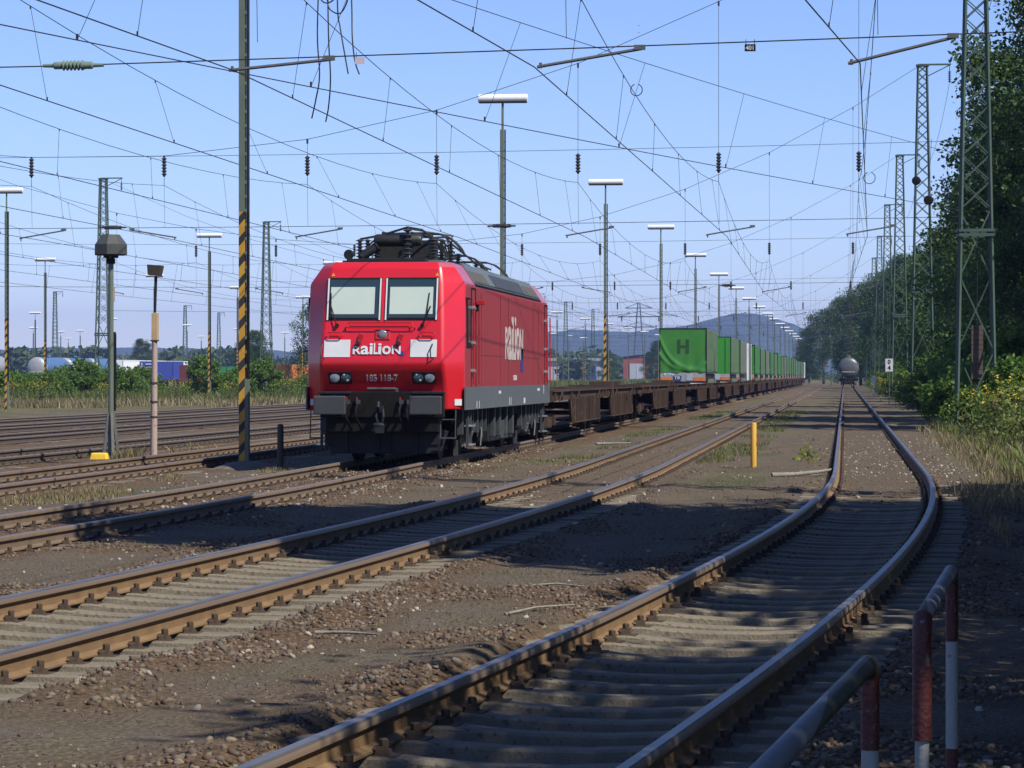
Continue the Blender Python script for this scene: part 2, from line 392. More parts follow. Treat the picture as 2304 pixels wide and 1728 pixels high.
# hills far behind the yard
def hills():
    vs = []; N = 260; rows = 9
    th = np.linspace(R(-16), R(20), N)          # angle left(+) of the track direction
    for j in range(rows):
        f = j/(rows-1)
        for i, a in enumerate(th):
            dist = 4200+1500*f
            deg = math.degrees(a)
            pk = 40+24*math.exp(-((deg-4.9)/2.0)**2)+46*math.exp(-((deg-1.8)/1.45)**2)-10*math.exp(-((deg-9)/1.5)**2)
            pk *= 1.27
            pk += 5*(vnoise(np.array(deg*2.1+50), np.array(3.))-.5)+2.5*(vnoise(np.array(deg*9.+5), np.array(8.))-.5)
            h = (pk-14)*math.sin(math.pi*min(1,f*1.35)/2)*1.0 + 14*min(1,f*3)
            h += (vnoise(np.array(deg*14), np.array(f*30.))-.5)*6*f
            vs.append((-math.sin(a)*dist, math.cos(a)*dist, h-1.5))
    ii = np.arange(N*rows).reshape(rows, N)
    fs = np.stack([ii[:-1,:-1], ii[:-1,1:], ii[1:,1:], ii[1:,:-1]], -1).reshape(-1,4)
    m = mat('hill_forest', (.022,.045,.02), (.05,.075,.03), .95, 0, .02, .6, 1, .08)
    m.node_tree.nodes['Bump'].inputs['Distance'].default_value = 12
    o = npmesh('hills', np.array(vs), fs, m, smooth=True); tag(o, kind='structure')
hills()

# ---------------------------------------------------------------- railway tracks
TRL = {1:'track with clean concrete sleepers carrying the red locomotive and its train', 2:'empty track running between the train and the curved siding in front',
       3:'foreground siding curving sharply right then straight to the dark tank wagon', 4:'first track behind the locomotive, passing behind the striped lamp mast',
       5:'second track behind the locomotive, just behind the domed post', 6:'third track behind the locomotive with close bluish rails',
       7:'fourth track behind the locomotive, half lost in dry weeds', 8:'farthest visible track along the edge of the dry grass'}
prof = [(-.0625,0),(.0625,0),(.0625,.011),(.012,.03),(.007,.095),(.009,.103),(.0345,.114),(.0345,.148),(.025,.160),(-.025,.160),(-.0345,.148),(-.0345,.114),(-.009,.103),(-.007,.095),(-.012,.03),(-.0625,.011)]
ZR = .04
def rail(t, side, y0, y1, parent):
    ysr = [y0]
    while ysr[-1] < y1:
        y = ysr[-1]; ysr.append(min(y1, y+(.8 if y < 64 else 4 if y < 140 else 30)))
    n = len(prof); vs = []; fs = []
    for y in ysr:
        c0 = float(cx(t,y)); tg = ctan(t,y); nr = Vector((tg.y,-tg.x,0))
        for u, z in prof:
            p = Vector((c0, y, 0)) + nr*(side*.7515+u); vs.append((p.x, p.y, ZR+z))
    mb = MB(); mb.mi(M_rust if t in (2,3) else M_rustd if t < 5 else M_rustk); mb.mi(M_railtop); mb.mi(M_railside)
    for i in range(len(ysr)-1):
        for j in range(n):
            k = (j+1) % n
            mb.f.append([i*n+j, i*n+k, (i+1)*n+k, (i+1)*n+j]); mb.m.append(1 if j in (8,) or (t in (2,3) and j in (7,9)) else 2 if t in (2,3) and j in (6,10) or (t not in (2,3) and j in (7,9)) else 0)
    mb.v = vs
    return mb.build('rail', parent, smooth=40)
def sleeper_mesh():
    # B70-like: high at the rail seats, waisted in the middle
    st = [(-1.3,.150,.024),(-1.15,.155,.042),(-.62,.150,.042),(-.46,.13,.026),(-.2,.11,.012),(.2,.11,.012),(.46,.13,.026),(.62,.150,.042),(1.15,.155,.042),(1.3,.150,.024)]
    vs = []; fs = []
    for x, hw, zt in st:
        vs += [(x,-hw,-.16),(x,-hw*.74,zt-.012),(x,-hw*.6,zt),(x,hw*.6,zt),(x,hw*.74,zt-.012),(x,hw,-.16)]
    n = 6
    for i in range(len(st)-1):
        for j in range(n): fs.append((i*n+j, i*n+(j+1)%n, (i+1)*n+(j+1)%n, (i+1)*n+j))
    fs += [tuple(range(n)), tuple(range((len(st)-1)*n, len(st)*n))]
    mb = MB(); mb.add(vs, fs, M_conc); return mb
def clip_mb(side):
    mb = MB(); x0 = side*.7515
    mb.box((x0,0,.036), (.36,.16,.014), M_clip)
    for d in (-1,1):
        x = x0+d*.105
        mb.box((x,0,.054), (.07,.085,.028), M_clip, taper=.8); mb.box((x-d*.022,0,.074), (.055,.065,.016), M_clip, taper=.75)
        mb.lathe([(.024,.06),(.024,.112),(.016,.118)], M_clip, 8, (x,0,0))
    return mb
SL0 = None
for t, (X,a,y0) in TR.items():
    ystart = {1:20, 2:8, 3:3, 4:25, 5:35, 6:45, 7:60, 8:70}[t]
    vis0 = {1:28.0, 2:16.2, 3:11.4, 4:42, 5:56, 6:74, 7:88, 8:100}[t]
    yend = 590 if t == 3 else 620 if t < 4 else 900
    root = thing('railway_track', TRL[t], 'railway track', (float(cx(t,vis0)), vis0, 0), group='railway tracks of the yard')
    def reloc(o):
        o.location = (-root.location.x, -root.location.y, 0)
    for s in (-1,1):
        o = rail(t, s, ystart, yend, root); reloc(o)
    if SL0 is None:
        SLM = sleeper_mesh().build('sleeper'); CLM = [clip_mb(-1).build('rail_clip'), clip_mb(1).build('rail_clip')]
        SL0 = (SLM.data, [c.data for c in CLM])
        for o in [SLM]+CLM: bpy.data.objects.remove(o)
    NS = 100 if t <= 5 else 60
    for i in range(NS):
        y = vis0 + i*.6 + random.uniform(-.02,.02)
        o = bpy.data.objects.new('sleeper', SL0[0]); link(o, root)
        tg = ctan(t,y)
        o.location = (float(cx(t,y))-root.location.x, y-root.location.y, random.uniform(-.012,.004)-(.014 if t not in (2,3) else .022*min(1,max(0,(y-32)/14))))
        o.rotation_euler = (0,0,math.atan2(tg.y,tg.x)-math.pi/2+random.uniform(-.012,.012))
        if t <= 5:
            for me in SL0[1]:
                c = bpy.data.objects.new('rail_clip', me); link(c, o)
    # the remaining sleepers towards the distance: one part
    base = np.array([v.co[:] for v in SL0[0].vertices]); fb = [tuple(p.vertices) for p in SL0[0].polygons]
    mb = MB(); yy = vis0+NS*.6
    while yy < min(yend, 330):
        c0 = float(cx(t,yy)); mb.add([(v[0]+c0-root.location.x, v[1]+yy-root.location.y, v[2]-.024) for v in base], fb, M_conc)
        if t < 6 and yy < 200:
            for x_ in (-.7515,.7515):
                for d_ in (-.1,.1): mb.box((x_+d_+c0-root.location.x, yy-root.location.y, .055), (.085,.11,.05), M_clip)
        yy += .6
    o = mb.build('sleepers_beyond', root); o['kind'] = 'stuff'

# ---------------------------------------------------------------- stones
M_stone = leafmat('ballast_stone', [(.04,.028,.018),(.10,.066,.046),(.075,.056,.043),(.135,.095,.070),(.09,.075,.062),(.125,.103,.08),(.20,.16,.12)], trans=0, rough=.9)
M_pale = leafmat('pale_stone', [(.27,.24,.20),(.21,.19,.16),(.36,.33,.28),(.17,.145,.11)], trans=0, rough=.9)
ico_v = None
def ico():
    p = (1+5**.5)/2
    v = np.array([(-1,p,0),(1,p,0),(-1,-p,0),(1,-p,0),(0,-1,p),(0,1,p),(0,-1,-p),(0,1,-p),(p,0,-1),(p,0,1),(-p,0,-1),(-p,0,1)], float); v /= np.linalg.norm(v[0])
    f = np.array([(0,11,5),(0,5,1),(0,1,7),(0,7,10),(0,10,11),(1,5,9),(5,11,4),(11,10,2),(10,7,6),(7,1,8),(3,9,4),(3,4,2),(3,2,6),(3,6,8),(3,8,9),(4,9,5),(2,4,11),(6,2,10),(8,6,7),(9,8,1)])
    return v, f
IV, IF = ico()
# angular chips: a chamfered block of 12 corners
OV0 = np.array([(-.8,-.7,-.8),(.85,-.75,-.8),(.8,.7,-.8),(-.75,.8,-.8),(-.95,-.35,.15),(-.2,-.95,.2),(.95,-.2,.25),(.45,.9,.2),(-.5,-.4,.75),(.45,-.5,.8),(.4,.45,.7),(-.55,.55,.75)], float)
OF0 = np.array([(8,9,10),(8,10,11),(0,1,5),(0,5,4),(1,6,5),(1,2,6),(2,7,6),(2,3,7),(3,0,4),(3,4,11),(3,11,7),(4,5,8),(5,9,8),(5,6,9),(6,10,9),(6,7,10),(7,11,10),(4,8,11),(0,3,2),(0,2,1)]); NV_ = 12
def stones(name, x, y, size, mt, label):
    n = len(x); z = gheight(x, y)+size*.25
    v = OV0[None]*(1+rng.uniform(-.3,.3,(n,NV_,3)))
    ax = rng.uniform(.65,1.35,(n,1,3)); ax[:,:,2] *= .7
    v = v*ax*size[:,None,None]
    a = rng.uniform(0,6.28,n); c, s = np.cos(a)[:,None], np.sin(a)[:,None]
    tl = rng.normal(0,.35,n)[:,None]
    vx, vy, vz = v[...,0], v[...,1], v[...,2]
    vz2 = vz+vx*tl; X = vx*c-vy*s; Y = vx*s+vy*c
    vv = np.stack([X+x[:,None], Y+y[:,None], vz2+z[:,None]], -1).reshape(-1,3)
    ff = (OF0[None]+np.arange(n)[:,None,None]*NV_).reshape(-1,3)
    o = npmesh(name, vv, ff, mt); tag(o, label, kind='stuff'); return o
def scatter(n, x0, x1, ya, yb, wfun):
    # denser near the camera
    u = rng.random(n*3); y = ya*(yb/ya)**u; x = rng.uniform(x0, x1, n*3)
    k = rng.random(n*3) < wfun(x, y); return x[k][:n], y[k][:n]
def wball(x, y):
    d = tdist(x,y); p = vnoise(x*1.1+30, y*.7)
    wgt = np.clip((2.0-d+(p-.5)*2)/.8,0,1)
    wgt *= np.where(d < .95, .30, 1.0)
    near_rail = np.abs(d-.7515) < .11
    wgt = np.where(near_rail, 0, wgt)
    wgt *= np.where(x < -6.5, 1, np.clip((44-y)/16,.12,1))
    return wgt*.9
sx, sy = scatter(52000, -11, 2.5, 11, 75, wball)
stones('ballast_gravel', sx, sy, rng.uniform(.009,.023,len(sx))*rng.uniform(.8,1.25,len(sx)), M_stone, 'rusty brown ballast stones heaped along the rails')
def wany(x, y):
    d = tdist(x,y); return np.where(np.abs(d-.7515) < .1, 0, .25+.75*(vnoise(x*.8+3,y*.8) > .5))
sx, sy = scatter(40000, -11, 3.5, 11, 90, wany)
stones('fine_gravel', sx, sy, rng.uniform(.004,.010,len(sx)), M_stone, 'fine brown gravel grains over the ground between the tracks')
def wpale(x, y):
    d = tdist(x,y); return np.where(np.abs(d-.7515) < .12, 0, np.clip(vnoise(x*.9+13,y*.6)*2.4-1.1, .04, 1))
sx, sy = scatter(2100, -16, 3.2, 11.5, 95, wpale)
stones('pale_gravel', sx, sy, rng.uniform(.010,.034,len(sx))*rng.uniform(.4,1.1,len(sx)), M_pale, 'scattered pale limestone chips lying among the darker gravel')
k0 = scatter(260, -.1, 2.4, 52, 84, lambda x,y: np.where(np.abs(tdist(x,y)-.7515)<.12,0,.9))
stones('white_gravel', *k0, rng.uniform(.008,.026,len(k0[0])), M_pale, 'patch of white chips between and right of the siding rails')
k0 = scatter(350, -11, -7, 36, 62, lambda x,y: np.where((np.abs(tdist(x,y)-.7515)>.15)&(np.abs(tdist(x,y)-1.1)<1.0), .9, 0))
stones('pale_ballast', *k0, rng.uniform(.012,.034,len(k0[0])), M_pale, 'pale ballast lumps beside the rails in front of the locomotive')

# ---------------------------------------------------------------- leaves and plants
def leaf_np(c, s, aspect=.55, up=0.0):
    n = len(c)
    u = rng.normal(size=(n,3)); u[:,2] *= .7
    u /= np.linalg.norm(u,axis=1)[:,None]
    r = rng.normal(size=(n,3)); r[:,2] += up
    v = np.cross(u, r); v /= np.linalg.norm(v,axis=1)[:,None]+1e-9
    s = s[:,None]
    V = np.stack([c+u*s, c+v*s*aspect, c-u*s, c-v*s*aspect], 1).reshape(-1,3)
    return V, np.arange(n*4).reshape(-1,4)
M_leafA = leafmat('leaf_poplar', [(.032,.07,.018),(.055,.11,.026),(.08,.14,.036),(.11,.17,.05)], trans=.45)
M_leafB = leafmat('leaf_dark', [(.03,.066,.018),(.05,.10,.026),(.08,.135,.036)], trans=.42)
M_leafC = leafmat('leaf_bush', [(.065,.135,.022),(.10,.185,.03),(.14,.225,.042),(.09,.155,.028)], trans=.45)
M_leafW = leafmat('leaf_wood', [(.045,.072,.030),(.065,.10,.04),(.085,.125,.05)])
M_leafG = leafmat('leaf_weed', [(.07,.11,.02),(.11,.15,.03),(.10,.12,.04),(.16,.15,.05)])
M_leafV = leafmat('leaf_verge', [(.07,.115,.02),(.11,.155,.03),(.14,.165,.042),(.165,.16,.055)])
M_flower = leafmat('goldenrod_flower', [(.75,.52,.02),(.62,.44,.02)])
M_dry = leafmat('dry_grass', [(.20,.16,.09),(.28,.22,.12),(.16,.14,.07),(.12,.12,.05)], trans=.25)

def crown_pts(h0, h1, r, nclump, per, cr, shape=1.0):
    cs = []
    for k in range(nclump):
        f = rng.random()**.9
        z = h0+(h1-h0)*f
        env = r*math.sin(math.pi*min(.97, .16+.80*f**shape))**.62
        a = rng.uniform(0, 6.283); rad = env*math.sqrt(rng.uniform(.10,1))
        cs.append((rad*math.cos(a), rad*math.sin(a), z))
    cs = np.array(cs); P = []
    for c in cs:
        n = int(per*rng.uniform(.6,1.4)); cc = cr*rng.uniform(.7,1.3)
        d = rng.normal(size=(n,3)); d /= np.linalg.norm(d,axis=1)[:,None]
        P.append(c+d*(cc*rng.random((n,1))**.45)*np.array([1,1,.75]))
    return cs, np.concatenate(P)
def make_tree(name, label, cat, h, r, nclump, per, cr, leaf, lm, h0f=.16, shape=1.0, group=None, trunk_r=.22):
    root = thing(name, label, cat, group=group)
    cs, P = crown_pts(h*h0f, h-cr*.5, r, nclump, per, cr, shape)
    V, Fq = leaf_np(P, rng.uniform(.6,1.25,len(P))*leaf)
    npmesh('crown', V, Fq, lm, root)
    mb = MB()
    mb.tube([(0,0,-.2),(.05,.04,h*.3),(-.1,.08,h*.6),(.05,0,h*.9)], [trunk_r,trunk_r*.75,trunk_r*.45,.03], M_bark, 9)
    for c in cs[::max(1,len(cs)//22)]:
        z0 = max(h*.12, c[2]*.62); mb.tube([(0,0,z0),(c[0]*.5,c[1]*.5,z0+(c[2]-z0)*.6),tuple(c)], [trunk_r*.32,trunk_r*.2,.015], M_bark, 5)
    mb.build('trunk', root, smooth=60)
    return root
GT = 'trees along the right side of the yard'
tA = make_tree('broadleaf_tree', 'tall poplar with bright leaf edge behind the nearest lattice mast', 'tree', 17.5, 4.3, 150, 260, 1.15, .115, M_leafA, group=GT)
tB = make_tree('broadleaf_tree', 'dark tree cut by the right edge behind the nearest mast', 'tree', 19, 4.8, 140, 220, 1.3, .13, M_leafB, h0f=.08, group=GT)
tC = make_tree('broadleaf_tree', 'lower bushy tree between the first and second lattice mast', 'tree', 12, 4.0, 100, 200, 1.2, .12, M_leafA, h0f=.03, group=GT)
# (root, x, y, scale)
tA.location = (8.7,121,.2); tA.scale = (1,1,1.12); tB.location = (11.2,112,.2); tC.location = (7.6,146,.2)
more = [(tA,12.5,98,1.12,'tall tree filling the top right corner of the photo'),(tB,10,137,.98,'dark tall tree right behind the second lattice mast'),(tC,7.0,118,.62,'small dark tree under the poplar beside the nearest mast'),
 (tB,9.0,168,.9,'dark tree beyond the second lattice mast'),(tC,7.6,186,.95,'rounded tree past the second mast'),(tA,9,206,.8,'pointed tree before the third mast'),
 (tC,7.4,232,1.0,'low tree right of the third mast'),(tB,9,256,.75,'dark crown right of the third mast base'),(tC,7.2,288,1.02,'tree beside the fourth mast'),(tA,8.4,322,.85,'tree beyond the fourth mast'),
 (tB,7.2,362,.85,'dark tree behind the white kilometre board'),(tC,6.6,402,1.3,'broad tree right of the tank wagon'),(tA,6.2,446,.98,'tall tree just behind the tank wagon on the right'),
 (tB,5.4,498,.98,'tree rising directly above the tank wagon'),(tC,3.0,560,1.55,'wide tree behind the tank wagon'),(tA,-.5,625,1.02,'tall far tree left above the tank wagon'),
 (tC,-4.5,668,1.38,'rounded far tree closing the view behind the sidings'),(tB,-8.5,735,.72,'small dark far tree at the left end of the wood'),(tA,-10.5,800,.62,'lowest far tree where the wood meets the hill'),
 (tB,3.5,690,1.05,'dark far tree in the middle of the closing wood'),(tB,8,560,1.05,'dark tall tree in the closing wood on the right'),(tA,10,470,1.1,'tall crown behind the mast row'),(tC,10,345,1.25,'broad crown in second row behind the masts')]
for s_,x,y,sc,lb in more: dup(s_, (x,y,.1), random.uniform(0,6), lb, scale=sc)
# trees standing right of and behind the camera: their crowns shade the foreground
tD = make_tree('broadleaf_tree', 'very tall spreading tree on the right verge whose shadow crosses the middle of the foreground', 'tree', 19.3, 6.3, 250, 200, 1.4, .24, M_leafA, h0f=.24, group=GT, trunk_r=.3)
tD.location = (7.5,28.2,0)
shade = [(tA,6.0,3.4,(.68,.68,.9),'slender tree beside the camera on the right verge'),(tC,6.7,10.0,(.95,.95,.95),'bushy tree beside the barriers on the right verge'),(tC,6.2,14.4,(.92,.92,.82),'low tree on the verge just past the barriers'),(tC,7.6,19.5,(.95,.95,.9),'rounded tree on the verge between the barriers and the very tall tree'),
 (tB,13.5,21,1.05,'dark tree on the right verge behind the very tall one'),(tC,8.0,37.0,.95,'bushy tree on the right verge beside the curve'),(tC,7.6,44.0,.66,'small verge tree before the sunlit gap'),(tC,8.0,50.0,.5,'smallest verge tree at the sunlit gap'),(tA,14,33,.95,'tall tree deeper in the right verge'),(tB,17,0,1.0,'dark tree deeper behind the camera'),(tB,15,12,.9,'dark tree deep in the verge right of the barriers')]
for s_,x,y,sc,lb in shade: dup(s_, (x,y,0), random.uniform(0,6), lb, scale=sc)

# far woods across the yard (one mass)
def far_wood(name, pts, mt, label, leaf):
    P = []
    for x,y,h,r in pts:
        n = 260
        d = rng.normal(size=(n,3)); d /= np.linalg.norm(d,axis=1)[:,None]
        q = d*(rng.random((n,1))**.35)*np.array([r,r,h*.52]); q[:,2] += h*.5
        P.append(q+np.array([x,y,0]))
    P = np.concatenate(P); V, Fq = leaf_np(P, rng.uniform(.6,1.3,len(P))*leaf)
    o = npmesh(name, V, Fq, mt); tag(o, label, kind='stuff')
pts = []
for i in range(150):
    a = R(rng.uniform(4.2, 16.5)); d = rng.uniform(1000,1500); pts.append((-math.sin(a)*d, math.cos(a)*d, rng.uniform(6,12.5), rng.uniform(6,10)))
far_wood('distant_woods', pts, M_leafW, 'dark belt of trees across the yard under the sky on the left', 1.5)
pts = []
for i in range(90):
    a = R(rng.uniform(1.8, 6)); d = rng.uniform(1500,2300); pts.append((-math.sin(a)*d, math.cos(a)*d, rng.uniform(7,13), rng.uniform(8,13)))
far_wood('hazy_woods', pts, M_leafW, 'hazy belt of trees at the foot of the blue hills', 2.0)

# shrubs along the left edge of the yard
GB = 'shrubs along the far side of the yard'
bA = make_tree('shrub', 'dense green shrub', 'shrub', 2.1, 2.2, 46, 150, .5, .10, M_leafC, h0f=.05, shape=.7, group=GB, trunk_r=.05)
bB = make_tree('shrub', 'tall green shrub', 'shrub', 2.7, 1.7, 44, 150, .5, .10, M_leafC, h0f=.05, shape=.8, group=GB, trunk_r=.06)
def bx(px, y): return -y*math.tan(YAW-math.atan((px-1152)/6830))
bush = [(bA,bx(12,205),205,(1,1,1.08),'shrub cut by the left edge under the pale tank'),(bB,bx(62,208),208,(.9,.9,.72),'low shrub just right of the leftmost striped lamp mast'),(bA,bx(112,204),204,(.8,.8,1.02),'shrub below the grey tank end'),
 (bA,bx(150,211),211,(1,1,1.2),'broad shrub below the blue tank wagon'),(bB,bx(190,208),208,(1.1,1.1,1.1),'taller shrub below the middle of the blue tank'),(bA,bx(226,212),212,(.95,.95,1.12),'dark shrub left of the green domed post'),
 (bA,bx(274,210),210,(.95,.95,1.2),'shrub right behind the domed post'),(bB,bx(312,214),214,(1,1,.92),'shrub left of the weathered pink pole'),(bB,bx(462,222),222,(1.15,1.15,1.2),'tall rounded shrub right of the red container'),
 (bA,bx(432,230),230,(.4,.4,.7),'small shrub under the bright red container'),(bA,bx(508,228),228,(.9,.9,.95),'shrub in front of the green container'),(bB,bx(590,236),236,(1.1,1.1,1.18),'tall shrub right of the near striped mast'),(bA,bx(640,240),240,(.6,.6,.8),'shrub in front of the orange container'),
 (bB,bx(545,238),238,(.9,.9,.95),'shrub left of the near striped mast'),(bA,bx(690,252),252,(.7,.7,.9),'low shrub against the left side of the locomotive'),(bA,bx(40,228),228,(1.1,1.1,1.0),'shrub in the second row at the left edge'),(bB,bx(170,232),232,(1.1,1.1,.9),'shrub in the second row under the blue tank'),
 (bA,bx(246,236),236,(1.1,1.1,1.1),'shrub in the second row behind the domed post')]
used = set()
for s_,x,y,sc,lb in bush:
    if s_ not in used: used.add(s_); s_.location = (x,y,0); s_.scale = sc; s_['label'] = lb
    else: dup(s_, (x,y,0), random.uniform(0,6), lb, scale=sc)
# mid-distance trees on the left and behind the flat wagons
GM = 'single trees scattered about the yard'
for s_,x,y,sc,lb in [(tC,-64.5,372,1.0,'dark tree just left of the locomotive'),(tC,-112.5,372,.9,'leafy tree at the far left edge'),(tA,-92,470,.55,'pointed tree rising beyond the right container shrubs'),
  (tC,-52,820,.75,'tree behind the empty flat wagon deck'),(tB,-49,800,.62,'dark round tree right behind the striped lamp mast beyond the wagons'),(tC,-59,760,.7,'pale tree right of the locomotive tail'),
  (tB,-150,640,.55,'columnar dark tree on the left horizon'),(tA,-128,640,.6,'lone conifer-like tree between two lattice masts on the left')]:
    dup(s_, (x,y,-.6), random.uniform(0,6), lb, GM, scale=sc)
# understorey along the right verge
GU = 'undergrowth bushes along the right verge'
for i,(x,y,sc,lb) in enumerate([(5.0,86,.8,'dark bush at the foot of the nearest lattice mast'),(4.6,96,.7,'bush left of the nearest mast foot'),(6.2,101,1.3,'large dark bush behind the nearest mast'),(5.2,112,1.15,'dark bush between the mast feet'),
  (5.8,128,1.3,'bush behind the gap between the masts'),(5.0,150,1.1,'bush before the second mast'),(6.3,160,1.4,'bush behind the second mast foot'),(4.9,182,.9,'low bush past the second mast'),(5.6,205,1.2,'bush below the kilometre board trees'),
  (5.2,240,1.1,'bush beside the third mast foot'),(5.4,275,1.2,'bush beyond the third mast'),(5.0,320,1.2,'bush toward the tank wagon'),(5.0,370,1.3,'bush near the tank wagon')]):
    dup(bA if i%2 else bB, (x,y,.15), random.uniform(0,6), lb, GU, scale=sc)

# weeds and grasses: nobody could count the blades
def blades(name, x, y, h, mt, label, wd=.006, lean=.35):
    n = len(x); z = gheight(x,y); a = rng.uniform(0,6.28,n); l = rng.normal(0,lean,n)*h
    dx, dy = np.cos(a)*wd, np.sin(a)*wd; bx, by = -np.sin(a)*l, np.cos(a)*l
    V = np.stack([np.stack([x-dx,y-dy,z-.01],1), np.stack([x+dx,y+dy,z-.01],1), np.stack([x+bx*.45+dx*.6,y+by*.45+dy*.6,z+h*.6],1), np.stack([x+bx,y+by,z+h],1)],1).reshape(-1,3)
    o = npmesh(name, V, np.arange(n*4).reshape(-1,4), mt); tag(o, label, kind='stuff'); return o
def clumped(n, x0,x1,y0,y1, thr=.55, fx=.7, fy=.4):
    x = rng.uniform(x0,x1,n*4); y = rng.uniform(y0,y1,n*4)
    k = (vnoise(x*fx+40, y*fy+11) > thr) & (np.abs(tdist(x,y)) > 1.0); return x[k][:n], y[k][:n]
x,y = clumped(3500,-11.5,-9.9,40,58,.55); blades('dry_grass', x,y, rng.uniform(.03,.09,len(x)), M_dry, 'dry grass strip left of the locomotive track', .008)
x,y = clumped(1200,-15.1,-14.2,61,69,.5); blades('straw_grass', x,y, rng.uniform(.06,.28,len(x)), M_dry, 'straw tufts at the foot of the domed post', .01)
x,y = clumped(5000,1.6,3.6,13,48,.5,.9,.5); blades('verge_grass', x,y, rng.uniform(.05,.22,len(x)), M_dry, 'sparse grass on the shaded right verge', .004)
x,y = clumped(7000,2.3,6.0,46,100,.40,.9,.5); blades('verge_straw', x,y, rng.uniform(.06,.30,len(x)), M_dry, 'dry yellowish grass along the right verge', .010)
x,y = clumped(5000,2.8,6.5,50,105,.5); blades('verge_weeds', x,y, rng.uniform(.12,.45,len(x)), M_leafV, 'weeds and dry stalks along the right verge', .012)
x,y = clumped(30000,-62,-33,160,300,.38,.16,.05); blades('meadow_grass', x,y, rng.uniform(.15,.55,len(x)), M_dry, 'tall dry grass beyond the left tracks', .035)
x,y = clumped(30000,-66,-38,185,330,.40,.14,.05); blades('meadow_weeds', x,y, rng.uniform(.3,.9,len(x)), M_leafG, 'green weeds in front of the shrubs on the left', .05)
x,y = clumped(5000,-6.2,-1.9,60,150,.62); blades('short_grass', x,y, rng.uniform(.03,.12,len(x)), M_leafG, 'short greenish grass between the far tracks', .012)
x,y = clumped(24000,-60,-34,330,900,.35,.1,.03); blades('far_meadow', x,y, rng.uniform(.4,1.2,len(x)), M_leafG, 'pale green meadow behind the flat wagons', .09)

x,y = clumped(5200,-7.6,-1.2,14,60,.60,1.1,.8); blades('moss_grass', x,y, rng.uniform(.015,.05,len(x)), leafmat('olive_grass',[(.10,.09,.04),(.14,.12,.06),(.09,.10,.035)],trans=.2), 'thin olive moss and grass between the tracks', .004)
# goldenrod plants
GG = 'goldenrod plants in bloom'
def goldenrod(label):
    root = thing('goldenrod', label, 'wildflower', group=GG)
    c = rng.normal(size=(900,3))*np.array([.45,.45,.32])+np.array([0,0,.55]); c[:,2] = np.abs(c[:,2])
    V,Fq = leaf_np(c, rng.uniform(.03,.08,900)); npmesh('foliage', V, Fq, M_leafV, root)
    c = rng.normal(size=(110,3))*np.array([.44,.44,.14])+np.array([0,0,1.2])
    V,Fq = leaf_np(c, rng.uniform(.018,.045,110)); npmesh('blossom', V, Fq, M_flower, root)
    mb = MB()
    for i in range(14):
        a = rng.uniform(0,6.28); r_ = rng.uniform(.05,.3); mb.tube([(r_*math.cos(a)*.4,r_*math.sin(a)*.4,-.02),(r_*math.cos(a),r_*math.sin(a),1.05)], .008, M_post, 4)
    mb.build('stem', root); return root
g0 = goldenrod('goldenrod clump at the right edge nearest the camera'); g0.location = (4.6,72,.15); g0.scale = (1.2,)*3
for i,(x,y,sc) in enumerate([(3.9,78,1.0),(5.2,80,1.35),(4.3,88,1.0),(5.4,70,1.3),(5.9,90,1.3),(4.9,76,1.1),(5.0,64,1.0),(4.0,120,.9),(3.6,150,1.0),(3.8,175,1.1),(3.4,205,1.1),(3.6,240,1.2),(3.3,280,1.2)]):
    dup(g0, (x,y,.1), random.uniform(0,6), ORD[i+1]+' goldenrod clump along the right verge, counted away from the camera', scale=sc)
for i,(x,y,sc) in enumerate([(-53,190,1.0),(-50,186,1.1),(-47.5,192,1.0),(-44.5,200,1.1),(-39.5,214,1.2),(-38,222,1.1),(-55.5,188,1.0),(-41.5,203,1.0)]):
    dup(g0, (x,y,0), random.uniform(0,6), ORD[i]+' yellow-flowered weed clump below the shrubs on the left', scale=sc)
# the little green weed between the tracks
wd = thing('weed_tuft', 'small bright green weed between the yellow post and the siding', 'weed', (-.72,62,.02))
c = rng.normal(size=(160,3))*np.array([.12,.12,.12])+np.array([0,0,.16]); V,Fq = leaf_np(c, rng.uniform(.02,.05,160)); npmesh('foliage', V, Fq, leafmat('fresh_leaf',[(.14,.2,.02),(.2,.24,.03)]), wd)

# ---------------------------------------------------------------- locomotive
ZT = .20                                       # rail top above ground
LY = 54.75; LEN = 17.2
loco = thing('electric_locomotive', 'bright red electric locomotive numbered 185 118-7 with drawn white blinds', 'locomotive', (float(cx(1,LY+8))+.06, LY, ZT)); loco.scale = (.985,.985,.98)
lv = [ # z, yfront, xfront, halfwidth, yside
 (.97,.30,1.17,1.46,.62),(1.32,.26,1.17,1.49,.60),(1.52,.17,1.16,1.49,.60),(1.70,.075,1.155,1.49,.60),(1.84,.02,1.15,1.49,.60),(1.92,.03,1.145,1.49,.60),(2.1,.075,1.14,1.49,.60),
 (2.56,.20,1.12,1.49,.66),(3.34,.42,1.07,1.48,.80),(3.42,.445,1.06,1.43,.81),(3.66,.52,1.03,1.27,.88),(3.76,.66,.98,1.20,.98)]
vs = []; fs = []; ms = []
for z,yf,xf,hw,ysd in lv:
    vs += [(-xf,yf,z),(xf,yf,z),(hw,ysd,z),(hw,LEN-ysd,z),(xf,LEN-yf,z),(-xf,LEN-yf,z),(-hw,LEN-ysd,z),(-hw,ysd,z)]
body = MB(); nl = len(lv)
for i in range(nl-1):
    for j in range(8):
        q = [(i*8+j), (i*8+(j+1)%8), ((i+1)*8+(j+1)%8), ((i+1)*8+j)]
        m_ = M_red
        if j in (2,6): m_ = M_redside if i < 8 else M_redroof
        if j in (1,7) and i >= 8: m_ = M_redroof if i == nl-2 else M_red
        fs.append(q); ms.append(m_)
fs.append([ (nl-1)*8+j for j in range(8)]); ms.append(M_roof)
fs.append([7-j for j in range(8)]); ms.append(M_black)
